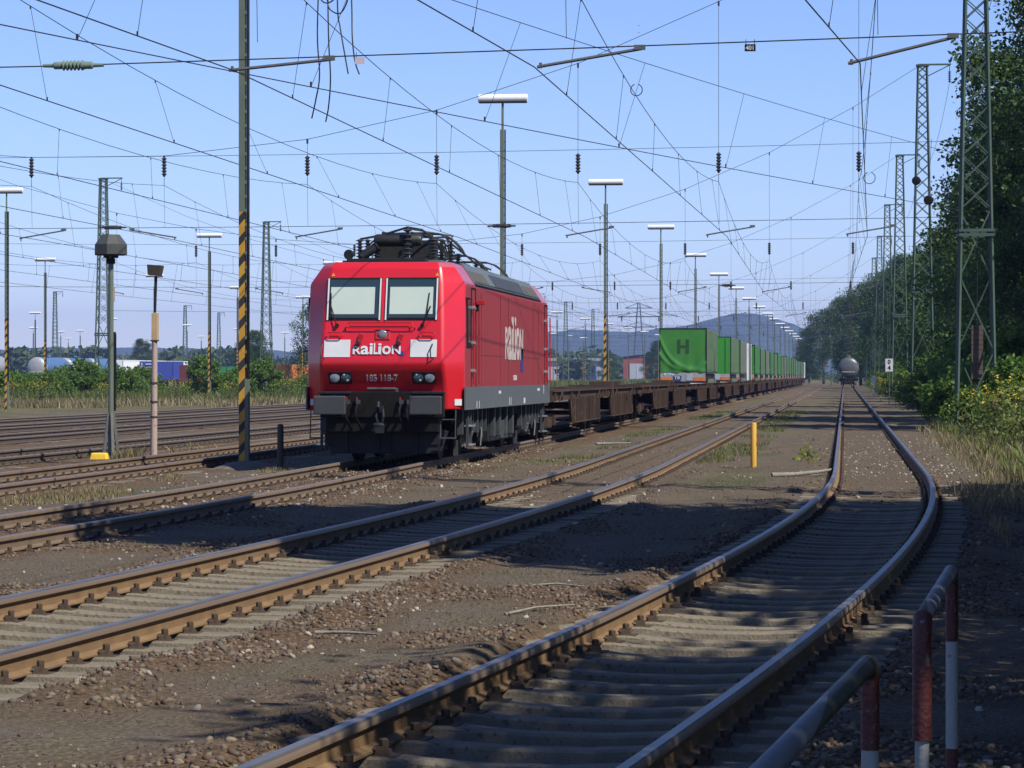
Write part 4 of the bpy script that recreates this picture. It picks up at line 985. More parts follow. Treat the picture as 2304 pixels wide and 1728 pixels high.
def make_trailer(front='tarp', side=None):
    root = thing('semi_trailer','','semi-trailer',group='green semi-trailers on the wagons')
    L_,W_ = 13.6,2.5; hw = W_/2
    z0, z1 = (1.78,4.08)
    b = MB()
    b.box((0,L_/2+.03,(z0+z1)/2-.0),(W_,L_,z1-z0),side or M_tarpside); b.box((0,L_/2,1.45),(2.2,L_,.55),M_dark)
    b.build('cargo_box', root, bevel=.05)
    f = MB()
    def tarp_pt(u, v, off=0):
        x = (u-.5)*W_; z = z1-(z1-z0+.02)*v
        sag = math.exp(-((v-(.18+.78*(1-math.exp(-u*4.2))))/.05)**2)*(1-u)**.6
        sag2 = math.exp(-((v-(.55+.42*(1-math.exp(-u*5))))/.04)**2)*(1-u)**1.2
        sag3 = math.exp(-((v-(.80+.17*math.cos((u-.62)*5)))/.05)**2)*u*.6
        y = -.035-.065*sag-.05*sag2-.045*sag3-.025*math.sin(u*23)*v**3-.015*math.sin(u*9+v*5)*v
        if v > .93: z += .05*abs(math.sin(u*math.pi*2.5))*(v-.93)/.07
        return (x, y-off, z)
    if front == 'tarp':
        nx_, nz_ = 34, 30; vs = []
        for j in range(nz_+1):
            for i in range(nx_+1):
                u = i/nx_; v = j/nz_; vs.append(tarp_pt(u,v))
        fs = [(j*(nx_+1)+i,j*(nx_+1)+i+1,(j+1)*(nx_+1)+i+1,(j+1)*(nx_+1)+i) for j in range(nz_) for i in range(nx_)]
        f.add(vs,fs,M_tarp); f.build('tarpaulin', root, smooth=180)
        t_ = MB(); Mh = M_tarpdark
        for u0,u1,v0,v1 in ((.375,.445,.24,.56),(.555,.625,.24,.56),(.445,.555,.37,.43)):
            n_ = 8; vv = [tarp_pt(u0+(u1-u0)*i/n_, v0+(v1-v0)*j/n_, .012) for j in range(n_+1) for i in range(n_+1)]
            t_.add(vv, [(j*(n_+1)+i,j*(n_+1)+i+1,(j+1)*(n_+1)+i+1,(j+1)*(n_+1)+i) for j in range(n_) for i in range(n_)], Mh)
        t_.build('letter', root)
    else:
        f.box((0,-.02,(z0+z1)/2),(W_-.04,.05,z1-z0),M_green2)
        f.box((0,-.05,(z0+z1)/2),(.03,.03,z1-z0-.1),M_tarp)
        for x in (-.9,-.35,.35,.9): f.tube([(x,-.07,z0+.1),(x,-.07,z1-.1)],.018,M_tarp,6)
        f.build('rear_door', root)
    f = MB()
    for x in (-1.225,1.225): f.box((x,-.01,2.7),(.06,.08,2.76),M_dark)
    f.box((0,-.0,z1+.01),(W_,.09,.06),M_dark); f.build('rear_frame', root)
    f = MB(); f.box((0,.02,1.55),(2.44,.10,.46),M_tankpale); pn = f.build('light_panel', root)
    for x in (-.88,.88):
        q = MB(); q.box((x,-.045,1.44),(.62,.03,.2),M_orangered); q.build('tail_light', pn)
    q = MB(); q.box((-.30,-.045,1.50),(.42,.03,.24),M_blue); text(q,'TIR',.22,M_white,Matrix.Translation((-.30,-.065,1.43)) @ Matrix.Rotation(math.pi/2,4,'X'),bold=.004,depth=.003); q.build('sign_plate', pn)
    q = MB(); q.box((-.95,-.045,1.68),(.1,.02,.1),M_white)
    for k in range(4): q.box((-.75+k*.09,-.04,1.68+.01*(k%2)),(.05,.02,.12),M_white)
    q.box((.35,-.04,1.55),(.36,.02,.36),M_grey2); q.build('marking', pn)
    f = MB(); f.box((0,.0,1.17),(2.4,.08,.12),M_cwhite)
    for x in (-.9,-.75,.2,.35): f.box((x,.04,1.28),(.06,.1,.2),M_black)
    f.build('bumper', root)
    f = MB()
    for s in (-1,1):
        f.box((s*1.2,L_*.55,1.30),(.06,L_*.7,.30),M_tarpgrey)
        for y in (1.6,2.9,4.2): f.lathe([(.2,-.12),(.42,-.14),(.48,-.1),(.48,.1),(.42,.14),(.2,.12)],M_black,16,(s*1.02,y,1.02),'x')
    f.build('running_gear', root, smooth=40)
    return root
M_tarpdark = mat('tarp_letter', (.012,.05,.012), (.018,.065,.015), .5, 0, 3, .5)
M_orangered = mat('lamp_orange_red', (.55,.10,.03), (.45,.2,.03), .45, 0, 2.5, .4)
TX = float(cx(1,200))
T0 = make_trailer('tarp'); T0.location = (TX,160.0,ZT-.02); T0['label'] = 'nearest green trailer, its hanging tarp marked with a dark H above a TIR plate'
T1_ = make_trailer('door'); T1_.location = (TX,194.4,ZT-.02); T1_['label'] = 'second green trailer with flat bright green rear doors and an orange light panel'
T3_ = make_trailer('door', M_tarpgrey); T3_.location = (TX,212,ZT-.02); T3_['label'] = 'third green trailer, close behind the bright green doors'
T4_ = make_trailer('tarp', M_tarp); T4_.location = (TX,246.5,ZT-.02); T4_['label'] = 'fourth green trailer, beyond the gap in the load'
[bpy.data.objects.remove(c_) for c_ in list(T4_.children) if c_.name.startswith('letter')]
kk = [263.5,281,298,315.5,332.5,350,367,384,401,418.5,435.5,453,470,487,504,521,538]
for i,y in enumerate(kk):
    lb = ORD[i+4]+' green trailer from the front of the row'
    dup([T1_,T3_,T4_,T1_,T4_][i%5],(TX,y,ZT-.02),label=lb,scale=(1,1,random.choice([1,.985,.95,.97])))
# white and grey curtain strips on some trailers
def make_box_trailer(y, m_, lb):
    r_ = thing('swap_body', lb, 'container', (TX,y,ZT), group='pale swap bodies in the train')
    b = MB(); b.box((0,3.6,2.65),(2.5,7.2,2.75),m_); b.build('cargo_box', r_, bevel=.03)
    b = MB()
    for x in (-1.2,1.2):
        for yy in (0,7.2): b.box((x,yy,2.65),(.14,.12,2.8),M_cwhite)
    b.build('corner_post', r_)
make_box_trailer(229.5, M_tarpgrey, 'grey swap body with white corner posts in the middle of the green row')
make_box_trailer(555.5, M_cwhite, 'white ended swap body at the far end of the green row')

# far tank wagon on the siding
def make_tank(name, label, m_end, m_body, loc, L_=12.6, r_=1.45, group=None):
    root = thing(name,label,'tank wagon',loc,group=group)
    b = MB(); zc = 2.78; pr = [(.02,0),(r_*.55,.06),(r_*.85,.2),(r_*.97,.36),(r_,.55),(r_,L_-.55),(r_*.97,L_-.36),(r_*.85,L_-.2),(r_*.55,L_-.06),(.02,L_)]
    b.lathe(pr,m_body,28,(0,.6,zc),'y'); b.build('barrel', root, smooth=40)
    b = MB(); b.lathe([(.3,0),(.3,.3),(.2,.38)],m_body,14,(0,L_/2+.6,zc+r_-.05)); b.box((0,L_/2+.6,zc+r_+.04),(.5,3.2,.05),M_under); b.build('dome', root, smooth=40)
    b = MB(); b.box((0,L_/2+.6,1.10),(2.2,L_+1.0,.22),M_black); b.box((0,.2,1.06),(2.6,.14,.42),M_black); b.box((0,L_+1.0,1.06),(2.6,.14,.42),M_black)
    for y in (1.6,L_-.4):
        for s in (-1,1): b.box((s*.9,y,1.5),(.12,.5,.7),M_black)
    b.build('underframe', root)
    b = MB()
    for x in (-.95,.95): b.tube([(x,.1,1.25),(x,.1,2.2)],.03,M_under,6)
    b.tube([(-.95,.1,2.15),(.95,.1,2.15)],.03,M_white,6); b.tube([(-.95,.1,1.7),(.95,.1,1.7)],.025,M_under,6); b.build('platform_rail', root)
    for y in (2.2,L_-1.0): bogie_mb(y).build('wagon_bogie', root, smooth=40)
    for x in (-.875,.875):
        for y,sg in ((.15,-1),(L_+1.05,1)):
            b = MB(); b.lathe([(.10,0),(.10,sg*.4),(.225,sg*.42),(.225,sg*.47)],M_black,14,(x,y,1.06),'y'); b.build('buffer', root, smooth=40)
    b = MB(); b.box((1.0,.05,1.02),(.12,.05,.14),M_orange); b.build('tail_lamp', root)
    return root
make_tank('tank_wagon','dark grey tank wagon standing alone at the far end of the curved siding',M_tank,M_tank,(float(cx(3,430)),430,ZT))
tk = make_tank('tank_wagon','pale grey tank wagon cut by the left edge behind the shrubs',M_tankpale,M_tankpale,(-112.6,384,ZT),group='tank wagons behind the shrubs on the left')
make_tank('tank_wagon','blue tank wagon with pale rounded end left of the domed post',M_tankpale,M_tankblue,(-112.6,415,ZT),13.4,group='tank wagons behind the shrubs on the left')
# pale end cap of the blue one
e = MB(); e.lathe([(.02,-.03),(.80,.03),(1.24,.17),(1.42,.34),(1.47,.56)],M_tankpale,28,(0,.6,2.78),'y'); e.build('end_cap', bpy.data.objects['tank_wagon.002'], smooth=40)
dup(bpy.data.objects['tank_wagon.002'],(-112.6,430,ZT),label='second blue tank wagon, dome just above the shrubs'); dup(bpy.data.objects['tank_wagon.002'],(-112.6,445,ZT),label='third blue tank wagon, right behind the domed post')

# containers on the left beyond the shrubs
def make_container(label, m_, loc, L_=12.2, W_=2.44, H_=2.6, rz=0, marks=None, roof=None):
    root = thing('container',label,'container',loc,rz,group='containers on wagons beyond the left shrubs')
    b = MB(); n = int(L_/.28)
    b.box((0,L_/2,H_/2),(W_-.08,L_,H_),m_)
    for s in (-1,1):
        for i in range(n): b.box((s*(W_/2-.03),(i+.5)*L_/n,H_/2),(.03,L_/n*.5,H_-.25),m_)
    for s in (-1,1):
        b.box((s*(W_/2-.05),L_/2,.08),(.12,L_+.04,.16),m_); b.box((s*(W_/2-.05),L_/2,H_-.06),(.12,L_+.04,.13),m_)
        for y in (0,L_): b.box((s*(W_/2-.07),y,H_/2),(.16,.14,H_),m_)
    b.build('container_box', root)
    if roof: q = MB(); q.box((0,L_/2,H_+.04),(W_,L_,.08),roof); q.build('roof', root)
    if marks:
        q = MB()
        for z in (2.2,1.75,1.3,.85,.5): q.box((.25,-.09,z),(.9+.3*math.sin(z*9),.02,.16),M_white)
        q.box((-.9,-.09,1.4),(.16,.02,2.0),M_white); q.build('marking', root)
    f = MB(); f.box((0,L_/2,-.12),(2.3,L_+.6,.2),M_dirtmetal)
    for y in (1.8,L_-1.8):
        for s in (-1,1): f.lathe([(.1,-.06),(.45,-.06),(.45,.06),(.1,.06)],M_black,14,(s*.76,y,-.62),'x'); f.box((s*.95,y,-.5),(.1,1.6,.25),M_dirtmetal)
    f.build('flat_wagon', root); return root
zc = 1.28
make_container('blue container with white lettering on its end, right of the weathered pink pole',M_cblue,(-99.5,428,zc),6.1,marks=True)
make_container('second blue container standing directly beside the lettered one',M_cblue,(-97.0,428.5,zc),6.1)
make_container('maroon container right of the blue pair',mat('container_maroon',(.14,.03,.03),(.1,.025,.025),.6,0,1,.6),(-95.2,432,zc-.2),6.1,W_=1.9,H_=2.3)
make_container('bright red container peeping out right of the maroon one',M_cred,(-92.9,434,zc-.25),6.1,W_=1.7,H_=2.1)
for i,(x,y) in enumerate(((-113.5,466),(-113.5,482),(-113.5,498))):
    make_container(['white roofed box wagon behind the domed post','white roofed box wagon behind the pink pole','white roofed box wagon right of the pink pole'][i],M_cwhite,(x,y,1.5),14.5,H_=2.8,W_=2.6)
make_container('long green container behind the rounded shrub',M_cgreen,(-80.5,386,1.0),17.0,W_=2.6,H_=2.0)
make_container('orange container left of the locomotive nose',M_corange,(-70.5,374,.95),24.0,W_=2.6,H_=2.25)

# ---------------------------------------------------------------- lamp masts
GL = 'yard lamp masts'
def make_lamp():
    root = thing('lamp_mast','nearest lamp mast, a thick green post with yellow and black stripes beside the locomotive','lamp mast',(-11.4,57.1,.12),group=GL)
    b = MB(); b.box((-.035,0,2.4),(.115,.15,4.8),M_stripe); b.box((.07,.01,2.4),(.04,.13,4.8),M_black); [b.box((.035,-.06,.5+k*.27),(.05,.02,.06),M_lampgreen) for k in range(16)]; so = b.build('striped_base', root)
    q = MB(); q.box((.06,-.01,.75),(.075,.13,1.7),M_lampgreen); q.build('cover_plate', so)
    b = MB(); b.box((-.035,0,7.45),(.115,.15,5.3),M_lampgreen); b.box((.07,.01,7.45),(.04,.13,5.3),M_dark)
    for k in range(16,35): b.box((.035,-.06,.5+k*.27),(.05,.02,.06),M_lampgreen)
    b.tube([(-.01,0,10.0),(-.01,0,11.1)],.04,M_lampgreen,8); b.build('pole', root)
    b = MB(); b.lathe([(.10,-.84),(.145,-.82),(.145,.82),(.10,.84)],M_lamphead,18,(0,0,11.15),'x'); hd = b.build('lamp_head', root, smooth=40)
    q = MB(); q.box((0,0,11.02),(1.6,.2,.05),M_dark); q.build('diffuser', hd)
    return root
L0 = make_lamp()
p = thing('earth_mound','low grey mound of earth at the foot of the nearest striped lamp mast','mound',(-11.3,56.9,-.05)); b = MB(); b.lathe([(.8,0),(.62,.09),(.4,.17),(.15,.21),(.01,.215)],mat('mound_earth',(.10,.085,.075),(.15,.125,.105),.95,0,6,.6,.6,30),18); b.build('earth', p, smooth=180)
for k in range(1,17):
    dup(L0,(-11.4,57.1+44.2*k,-.05),label=ORD[k]+' lamp mast from the camera in the row along the left side of the train')
for k in range(17):
    if k == 0: continue_ = None
    dup(L0,(-41.6,148+48.7*k,-.1),label=ORD[k]+' lamp mast from the camera in the row beside the left shrubs')
for k in range(14): dup(L0,(-63.2,236+38.5*k,-.1),label=ORD[k]+' lamp mast from the camera in the row beyond the left shrubs')
for i,(x,y) in enumerate([(-118,435),(-118,482),(-119,543),(-119,590),(-119,640),(-155,570),(-155,606),(-163,621),(-191,735),(-150,700),(-135,690),(-118,740),(-120,790),(-100,760),(-90,700)]):
    dup(L0,(x,y,-.1),label=ORD[i]+' of the small distant lamp masts on the left skyline, counted by nearness')

# ---------------------------------------------------------------- lattice masts
def lattice(root, h_, wb, wt, zx, m_, leg=.085):
    b = MB(); W = lambda z: (wb+(wt-wb)*z/h_)/2
    for sx_ in (-1,1):
        for sy_ in (-1,1): b.bar((sx_*W(0),sy_*W(0),-.3),(sx_*W(h_),sy_*W(h_),h_),leg,m_)
    b.build('mast_leg', root)
    b = MB(); z = 0; k = 0
    while z < h_-.05:
        st = W(z)*2*(2.1 if z < zx else .92); z2 = min(h_, z+st); a, c = W(z), W(z2)
        for s_ in (-1,1):
            if z < zx:
                d = s_*(1 if k%2 else -1)
                b.bar((-d*a,s_*a,z),(d*c,s_*c,z2),.045,m_); b.bar((s_*a,-d*a,z),(s_*c,d*c,z2),.045,m_)
            else:
                b.bar((-a,s_*a,z),(c,s_*c,z2),.034,m_); b.bar((a,s_*a,z),(-c,s_*c,z2),.034,m_)
                b.bar((s_*a,-a,z),(s_*c,c,z2),.034,m_); b.bar((s_*a,a,z),(s_*c,-c,z2),.034,m_)
        z = z2; k += 1
    for zz in (zx, zx*1.02+.02, h_):
        a = W(min(zz,h_))+.06
        for s_ in (-1,1): b.bar((-a,s_*a,zz),(a,s_*a,zz),.09,m_); b.bar((s_*a,-a,zz),(s_*a,a,zz),.09,m_)
    b.build('lattice', root)
    b = MB(); b.box((0,0,-.1),(wb+.5,wb+.5,.7),M_conc); b.build('foundation', root)
def make_mast(arm=True, tall=True):
    root = thing('lattice_mast','','lattice mast',group='lattice masts of the overhead line')
    lattice(root,18.2,1.22,.46,6.2,M_green)
    if arm:
        b = MB(); b.bar((-.2,0,18.25),(1.5,0,18.25),.09,M_green); b.bar((.2,0,17.6),(1.4,0,18.2),.05,M_green); ao = b.build('arm', root)
        q = MB(); q.tube([(1.42,0,18.2),(1.42,0,17.9)],.02,M_wire,5)
        pr = [(.03,0)]
        for i in range(6): pr += [(.03,-.1*i-.02),(.10,-.1*i-.05),(.03,-.1*i-.09)]
        q.lathe(pr,M_insul,10,(1.42,0,17.9)); q.build('insulator', ao)
    return root
X_R = 4.1; HSY = [43.2,96.5,162,228,294,360,426,492,558]
mm = make_mast(); mm.location = (X_R,96.5,0); mm['label'] = 'nearest and largest lattice mast, cut by the top edge before the dark trees'
b = MB(); 
for k in range(11): b.box((.05,.0,1.75+k*.155),(.36,.36,.14),mat('weight_brown',(.07,.048,.04),(.10,.07,.06),.9,0,4,.6,.3,30) if k == 0 else b.mats[0])
b.tube([(.05,0,3.4),(.05,0,6.3)],.012,M_wire,5); b.build('balance_weight', mm)
for i,y in enumerate(HSY[2:]):
    r_ = dup(mm,(X_R,y,0),label=ORD[i+1]+' lattice mast from the camera in the row on the right')
    for ch in list(r_.children):
        if ch.name.startswith('balance_weight'): bpy.data.objects.remove(ch)
dup(bpy.data.objects['lattice_mast.001'],(X_R+.2,HSY[0],0),label='lattice mast just outside the right edge of the photo')
for i,y in enumerate(HSY[3:]): dup(bpy.data.objects['lattice_mast.001'],(-56.5,y,-1.3),label=ORD[i]+' lattice mast from the camera behind the left shrubs')
for i,(x,y) in enumerate([(-142,537),(-142,646),(-150,720),(-57,622),(-57,690),(-100,745)]): dup(bpy.data.objects['lattice_mast.001'],(x,y,-1.2),label=ORD[i]+' of the small lattice masts on the far left skyline')
# plain slim masts in the right-hand row
GS = 'slim green poles among the right-hand masts'
sp0 = thing('slim_pole','nearest slim green pole in the right-hand mast row','pole',(3.9,270,0),group=GS)
b = MB(); b.box((-.09,0,4.6),(.05,.2,9.2),M_green); b.box((.09,0,4.6),(.05,.2,9.2),M_green)
for k in range(18): b.bar((-.09,.0,.3+k*.5),(.09,.0,.8+k*.5),.04,M_green)
b.build('pole', sp0)
for i,(x,y,sc) in enumerate([(3.6,310,1.0),(3.4,338,.9),(3.6,385,1.05),(3.3,405,.95),(3.5,450,1.1),(3.2,470,1.0),(3.4,515,1.1),(-2.0,470,1.0)]): dup(sp0,(x,y,0),label=ORD[i+1]+' slim green pole in the right-hand mast row' if i < 7 else 'slim pole rising left of the tank wagon',scale=sc)

# tension pulleys seen as two dark discs between the second and first mast
pb = thing('tension_pulley','dark round pulley hanging in front of the second lattice mast','pulley',(3.50,150,11.35),group='dark round pulleys on the span wires'); b = MB(); b.lathe([(.02,-.09),(.16,-.08),(.22,-.02),(.22,.02),(.16,.08),(.02,.09)],M_black,18,(0,0,0),'y'); b.tube([(0,0,.2),(.3,6,3.2)],.012,M_wire,5); b.build('disc', pb, smooth=40)
dup(pb,(4.12,151,10.45),label='dark round pulley hanging right of the second lattice mast',scale=1.1)

# ---------------------------------------------------------------- head spans
XL = -56.5; ZC = 6.2; ZM = 7.95; ZU = 8.94; ZL = 6.55
SPT = [.45,-3.97,-8.45,-13.0,-17.2,-21.9,-26.3,-30.6,-35.0,-39.4]
def spanz(x): return 8.85+(.012 if x > -24 else .0076)*(x+24)**2
def arc(a, b, sag, n=24):
    a, b = Vector(a), Vector(b); return [a+(b-a)*(i/n)+Vector((0,0,-4*sag*(i/n)*(1-i/n))) for i in range(n+1)]
def zlow(k, x): return float(np.interp(x,[-56.5,-20,-11.5,-3.8,4.1],[6.6,6.2,6.29,6.46,6.66])) if k == 0 else ZL
def make_span(k, y):
    near = y < 240
    root = thing('head_span', ['nearest head span, its lower cross wire running across the top of the photo','second head span with dark insulators in a row above the locomotive','third head span crossing behind the lamp heads'][k] if k < 3 else ORD[k]+' head span of cross wires from the camera','head span',(0,y,0),group='head spans across the tracks')
    rw = .010 if y < 120 else .012
    b = MB(); xs_ = sorted(SPT+[X_R-.3,XL+.3,-45,-50]); b.tube([(x,0,min(spanz(x),18.1)) for x in xs_],rw,M_wire,5)
    b.build('span_cable', root)
    for z in (ZU,ZL):
        if z == ZL and k == 0:
            b = MB(); b.tube([(x_,0,zlow(0,x_)) for x_ in np.linspace(XL,X_R,40)],rw,M_wire,5); b.build('cross_wire', root); continue
        b = MB(); b.tube([(x_.x,0,x_.z) for x_ in arc((XL,0,z+.25),(X_R,0,z+.25),.3 if z==ZU else .22,30)],rw*.8 if z == ZU else rw,M_wire,5); b.build('cross_wire', root)
    for i,x in enumerate(SPT):
        if not near and i > 6: continue
        b = MB(); b.tube([(x,0,spanz(x)),(x,0,8.86)],.007,M_wire,4); b.box((x,0,spanz(x)-.06),(.06,.04,.16),M_wire); b.tube([(x,0,8.2),(x,0,ZM)],.009,M_wire,4); b.tube([(x,0,ZM),(x+.02,0,ZL+.05)],.005,M_wire,4); b.build('hanger', root)
        b = MB(); pr = [(.02,0)]
        for q in range(6): pr += [(.05,-.1*q-.03),(.095,-.1*q-.07),(.05,-.1*q-.10)]
        pr += [(.02,-.66)]; b.lathe(pr,M_insul,10,(x,0,8.88)); b.build('insulator', root, smooth=30)
        d = 1 if i in (0,1,2,4,6) else -1
        xc = x-.35*d if i != 3 else x+.5
        b = MB(); b.tube([(xc-.05*d,0,ZC+(.0 if k==0 else .06)),(xc+1.45*d,0,zlow(k,xc+1.45*d)-.04)],.024,M_armgalv,7); b.tube([(xc,0,ZC+.06),(xc,0,ZC-.02)],.022,M_armgalv,6); b.box((xc+1.42*d,0,zlow(k,xc+1.42*d)-.02),(.16,.06,.07),M_armgalv); b.build('registration_arm', root, smooth=40)
    return root
spans = [make_span(k,y) for k,y in enumerate(HSY)]
# section insulators in the lower cross wires
gi = 'ribbed section insulators in the cross wires'
def sec_ins(x, y, z, label, m_, r=.075):
    o = thing('section_insulator',label,'insulator',(x,y,z),group=gi); b = MB(); pr = [(.025,-.45),(.03,-.3),(.055,-.28),(.055,-.18)]
    for q in range(6): pr += [(.04,-.17+q*.055),(r,-.15+q*.055),(r,-.135+q*.055)]
    pr += [(.055,.18),(.055,.28),(.03,.3),(.025,.45)]; b.lathe(pr,m_,12,(0,0,0),'x'); b.build('insulator_body', o, smooth=30); return o
sec_ins(-11.15,43.2,6.297,'pale green ribbed insulator at the top left in the nearest cross wire',M_insulg)
sec_ins(-10.9,96.5,6.58,'dark ribbed insulator right of the near lamp post in the second cross wire',M_insul)
sec_ins(-23.6,96.5,6.60,'dark ribbed insulator above the grey dome in the second cross wire',M_insul)
sec_ins(-19.5,162,6.6,'dark ribbed insulator in the third cross wire on the left',M_insul,.1)
sec_ins(-6.2,162,6.6,'dark ribbed insulator in the third cross wire behind the lamp row',M_insul,.1)
sg = thing('number_sign','small black plate reading 401 hanging from the nearest cross wire','sign',(-1.33,43.17,6.435)); b = MB(); b.box((0,0,0),(.155,.012,.10),M_black); b.build('plate', sg)
b = MB(); text(b,'401',.085,M_white,Matrix.Translation((0,-.009,-.03)) @ Matrix.Rotation(math.pi/2,4,'X'),bold=.002,depth=.002); b.build('digits', sg); b = MB(); b.tube([(-.06,0,.05),(-.06,0,.12)],.005,M_wire,4); b.tube([(.06,0,.05),(.06,0,.12)],.005,M_wire,4); b.build('hanger', sg)
sg = thing('wire_tag','small pale plate on the wires right of the striped lamp mast at the top','sign',(-6.92,43.1,6.31)); b = MB(); b.box((0,0,0),(.14,.012,.10),mat('pale_plate',(.55,.48,.55),(.45,.4,.5),.6,0,30,.5)); b.build('plate', sg); b = MB(); b.tube([(-.05,0,.05),(-.05,0,.12)],.005,M_wire,4); b.build('hanger', sg)

# ---------------------------------------------------------------- overhead lines along the tracks
OLN = ['over the curved siding','over the empty middle track','over the train','over the first track behind the locomotive','over the second track behind the locomotive','over the third track behind the locomotive','over the fourth track behind the locomotive','over the farthest visible track','over the weedy ground past the tracks','at the far left edge of the wires']
Y0S = [-11.0]+HSY+[624.]
def xat(i, y):
    x = SPT[i]
    if i < 3 and y < 56: x = float(cx([3,2,1][i], y))
    return x
for i in range(len(SPT)):
    root = thing('overhead_line','overhead contact line '+OLN[i],'overhead line',(SPT[i],HSY[1],0),group='overhead contact lines'); ox, oy = SPT[i], HSY[1]
    cw = []; mw = []; dr = []
    for k,(ya,yb) in enumerate(zip(Y0S,Y0S[1:])):
        zz = .3*(1 if k%2 else -1); xa = xat(i,ya)-zz*.9; xb = xat(i,yb)+zz*.9
        if i == 3: xa += .5; xb += .5
        span = yb-ya; n = 14
        for j in range(n+1):
            f = j/n; x = xa+(xb-xa)*f; y = ya+span*f; xm = xat(i,ya)*(1-f)+xat(i,yb)*f
            cw.append((x-ox,y-oy,ZC)); zmm = ZM-4*(1.0 if span > 60 else .75)*f*(1-f); mw.append((xm-ox,y-oy,zmm))
        nd = 7 if span > 60 else 6
        for j in range(nd):
            f = (j+.5)/nd; x = xa+(xb-xa)*f; xm = xat(i,ya)*(1-f)+xat(i,yb)*f; y = ya+span*f; zmm = ZM-4*(1.0 if span > 60 else .75)*f*(1-f)
            if y < 400: dr.append(((xm-ox,y-oy,zmm),(x-ox,y-oy,ZC),y))
    b = MB(); b.tube(cw,.0095,M_wire,5); b.build('contact_wire', root)
    b = MB(); b.tube(mw,.0075,M_wire,5); b.build('messenger_wire', root)
    for a_,c_,y in dr:
        b = MB(); b.tube([a_,c_],.0045 if y < 120 else .006,M_wire,4); b.box((c_[0],c_[1],c_[2]+.03),(.02,.025,.06),M_wire); b.box((a_[0],a_[1],a_[2]-.02),(.02,.025,.05),M_wire); b.build('dropper', root)
# crossover line from the train track to the siding
root = thing('overhead_line','overhead line cutting diagonally across all near tracks toward the nearest lattice mast','overhead line',(-9.2,43.2,0),group='overhead contact lines')
b = MB(); b.tube([(v.x+9.2,v.y-43.2,v.z) for v in arc((-15.2,22,6.3),(4.0,96,6.9),.12,20)],.009,M_wire,5); b.build('contact_wire', root)
ml = arc((-14.0,22,8.6),(4.0,96,8.6),.35,20); b = MB(); b.tube([(v.x+9.2,v.y-43.2,v.z) for v in ml],.0075,M_wire,5); b.build('messenger_wire', root)
cl = arc((-15.2,22,6.3),(4.0,96,6.9),.12,20)
for j in range(5,20,2):
    b = MB(); a_, c_ = ml[j], cl[j]; b.tube([(a_.x+9.2,a_.y-43.2,a_.z),(c_.x+9.2,c_.y-43.2,c_.z)],.0045,M_wire,4); b.box((c_.x+9.2,c_.y-43.2,c_.z+.04),(.03,.03,.09),M_wire); b.build('dropper', root)
# feeder line along the right-hand masts
root = thing('feeder_line','feeder wire slung between the arms on top of the right-hand masts','wire',(X_R+1.42,96.5,0)); b = MB(); pts_ = []
for ya,yb in zip(HSY,HSY[1:]): pts_ += [(0,v.y-96.5,v.z) for v in arc((0,ya,17.3),(0,yb,17.3),1.6,14)]
b.tube(pts_,.011,M_wire,5); b.build('wire', root)
# flexible jumpers hanging over the train track
gj = 'black jumper cables hanging over the train track'
for i,(P_,lb) in enumerate([([(-8.86,50.9,8.9),(-8.9,50.9,7.6),(-8.88,51,6.9),(-8.98,51.2,6.5),(-9.12,51.6,6.22)],'leftmost hanging jumper cable ending on the contact wire above the locomotive'),
   ([(-8.78,51.2,9.0),(-8.76,51.2,7.6),(-8.76,51.4,6.9),(-8.86,51.8,6.45),(-8.98,52.2,6.21)],'second hanging jumper cable just right of the leftmost one'),
   ([(-8.42,50,9.0),(-8.40,50,7.9),(-8.36,50,7.6),(-8.2,49.5,7.1),(-8.06,49,6.72)],'third jumper cable bending right onto the diagonal wire'),
   ([(-8.18,50,8.4),(-8.16,50,7.9),(-8.12,49.8,7.4),(-7.98,49.2,6.95),(-7.86,48.9,6.70)],'rightmost jumper cable bending right onto the diagonal wire'),
   ([(-8.87,50.9,8.3),(-8.83,50.9,8.16),(-8.7,50.8,8.10),(-8.52,50.5,8.16),(-8.42,50.1,8.3),(-8.40,50,8.6)],'upper looped jumper cable sagging between the hanging ones'),
   ([(-8.78,51.2,8.2),(-8.72,51.1,8.03),(-8.5,50.8,7.92),(-8.3,50.3,8.03),(-8.2,50,8.25),(-8.18,50,8.4)],'lower looped jumper cable sagging between the hanging ones')]):
    # smooth the polyline
    pts_ = [Vector(p_) for p_ in P_]; sm = []
    for j in range(len(pts_)-1):
        p0 = pts_[max(j-1,0)]; p1 = pts_[j]; p2 = pts_[j+1]; p3 = pts_[min(j+2,len(pts_)-1)]
        for q in range(6):
            t_ = q/6; sm.append(.5*((2*p1)+(p2-p0)*t_+(2*p0-5*p1+4*p2-p3)*t_**2+(-p0+3*p1-3*p2+p3)*t_**3))
    sm.append(pts_[-1]); b = MB(); b.tube(sm,.012,M_wire,6); o = b.build('jumper_cable', None, smooth=60); tag(o, lb, 'cable', gj)
# loose wire loops on the droppers
for i,(x,y,z,lb) in enumerate([(-4.25,62.3,7.78,'hanging wire loop on the diagonal line above the middle track'),(.64,79,7.05,'open wire loop over the siding near the top right')]):
    b = MB(); r_ = .12 if i == 0 else .15
    b.tube([(x+r_*math.sin(a_),y,z+r_*math.cos(a_)-r_) for a_ in np.linspace(.35,5.95,20)],.010,M_wire,6); o = b.build('wire_loop', None, smooth=60); tag(o, lb, 'wire', 'loose wire loops')

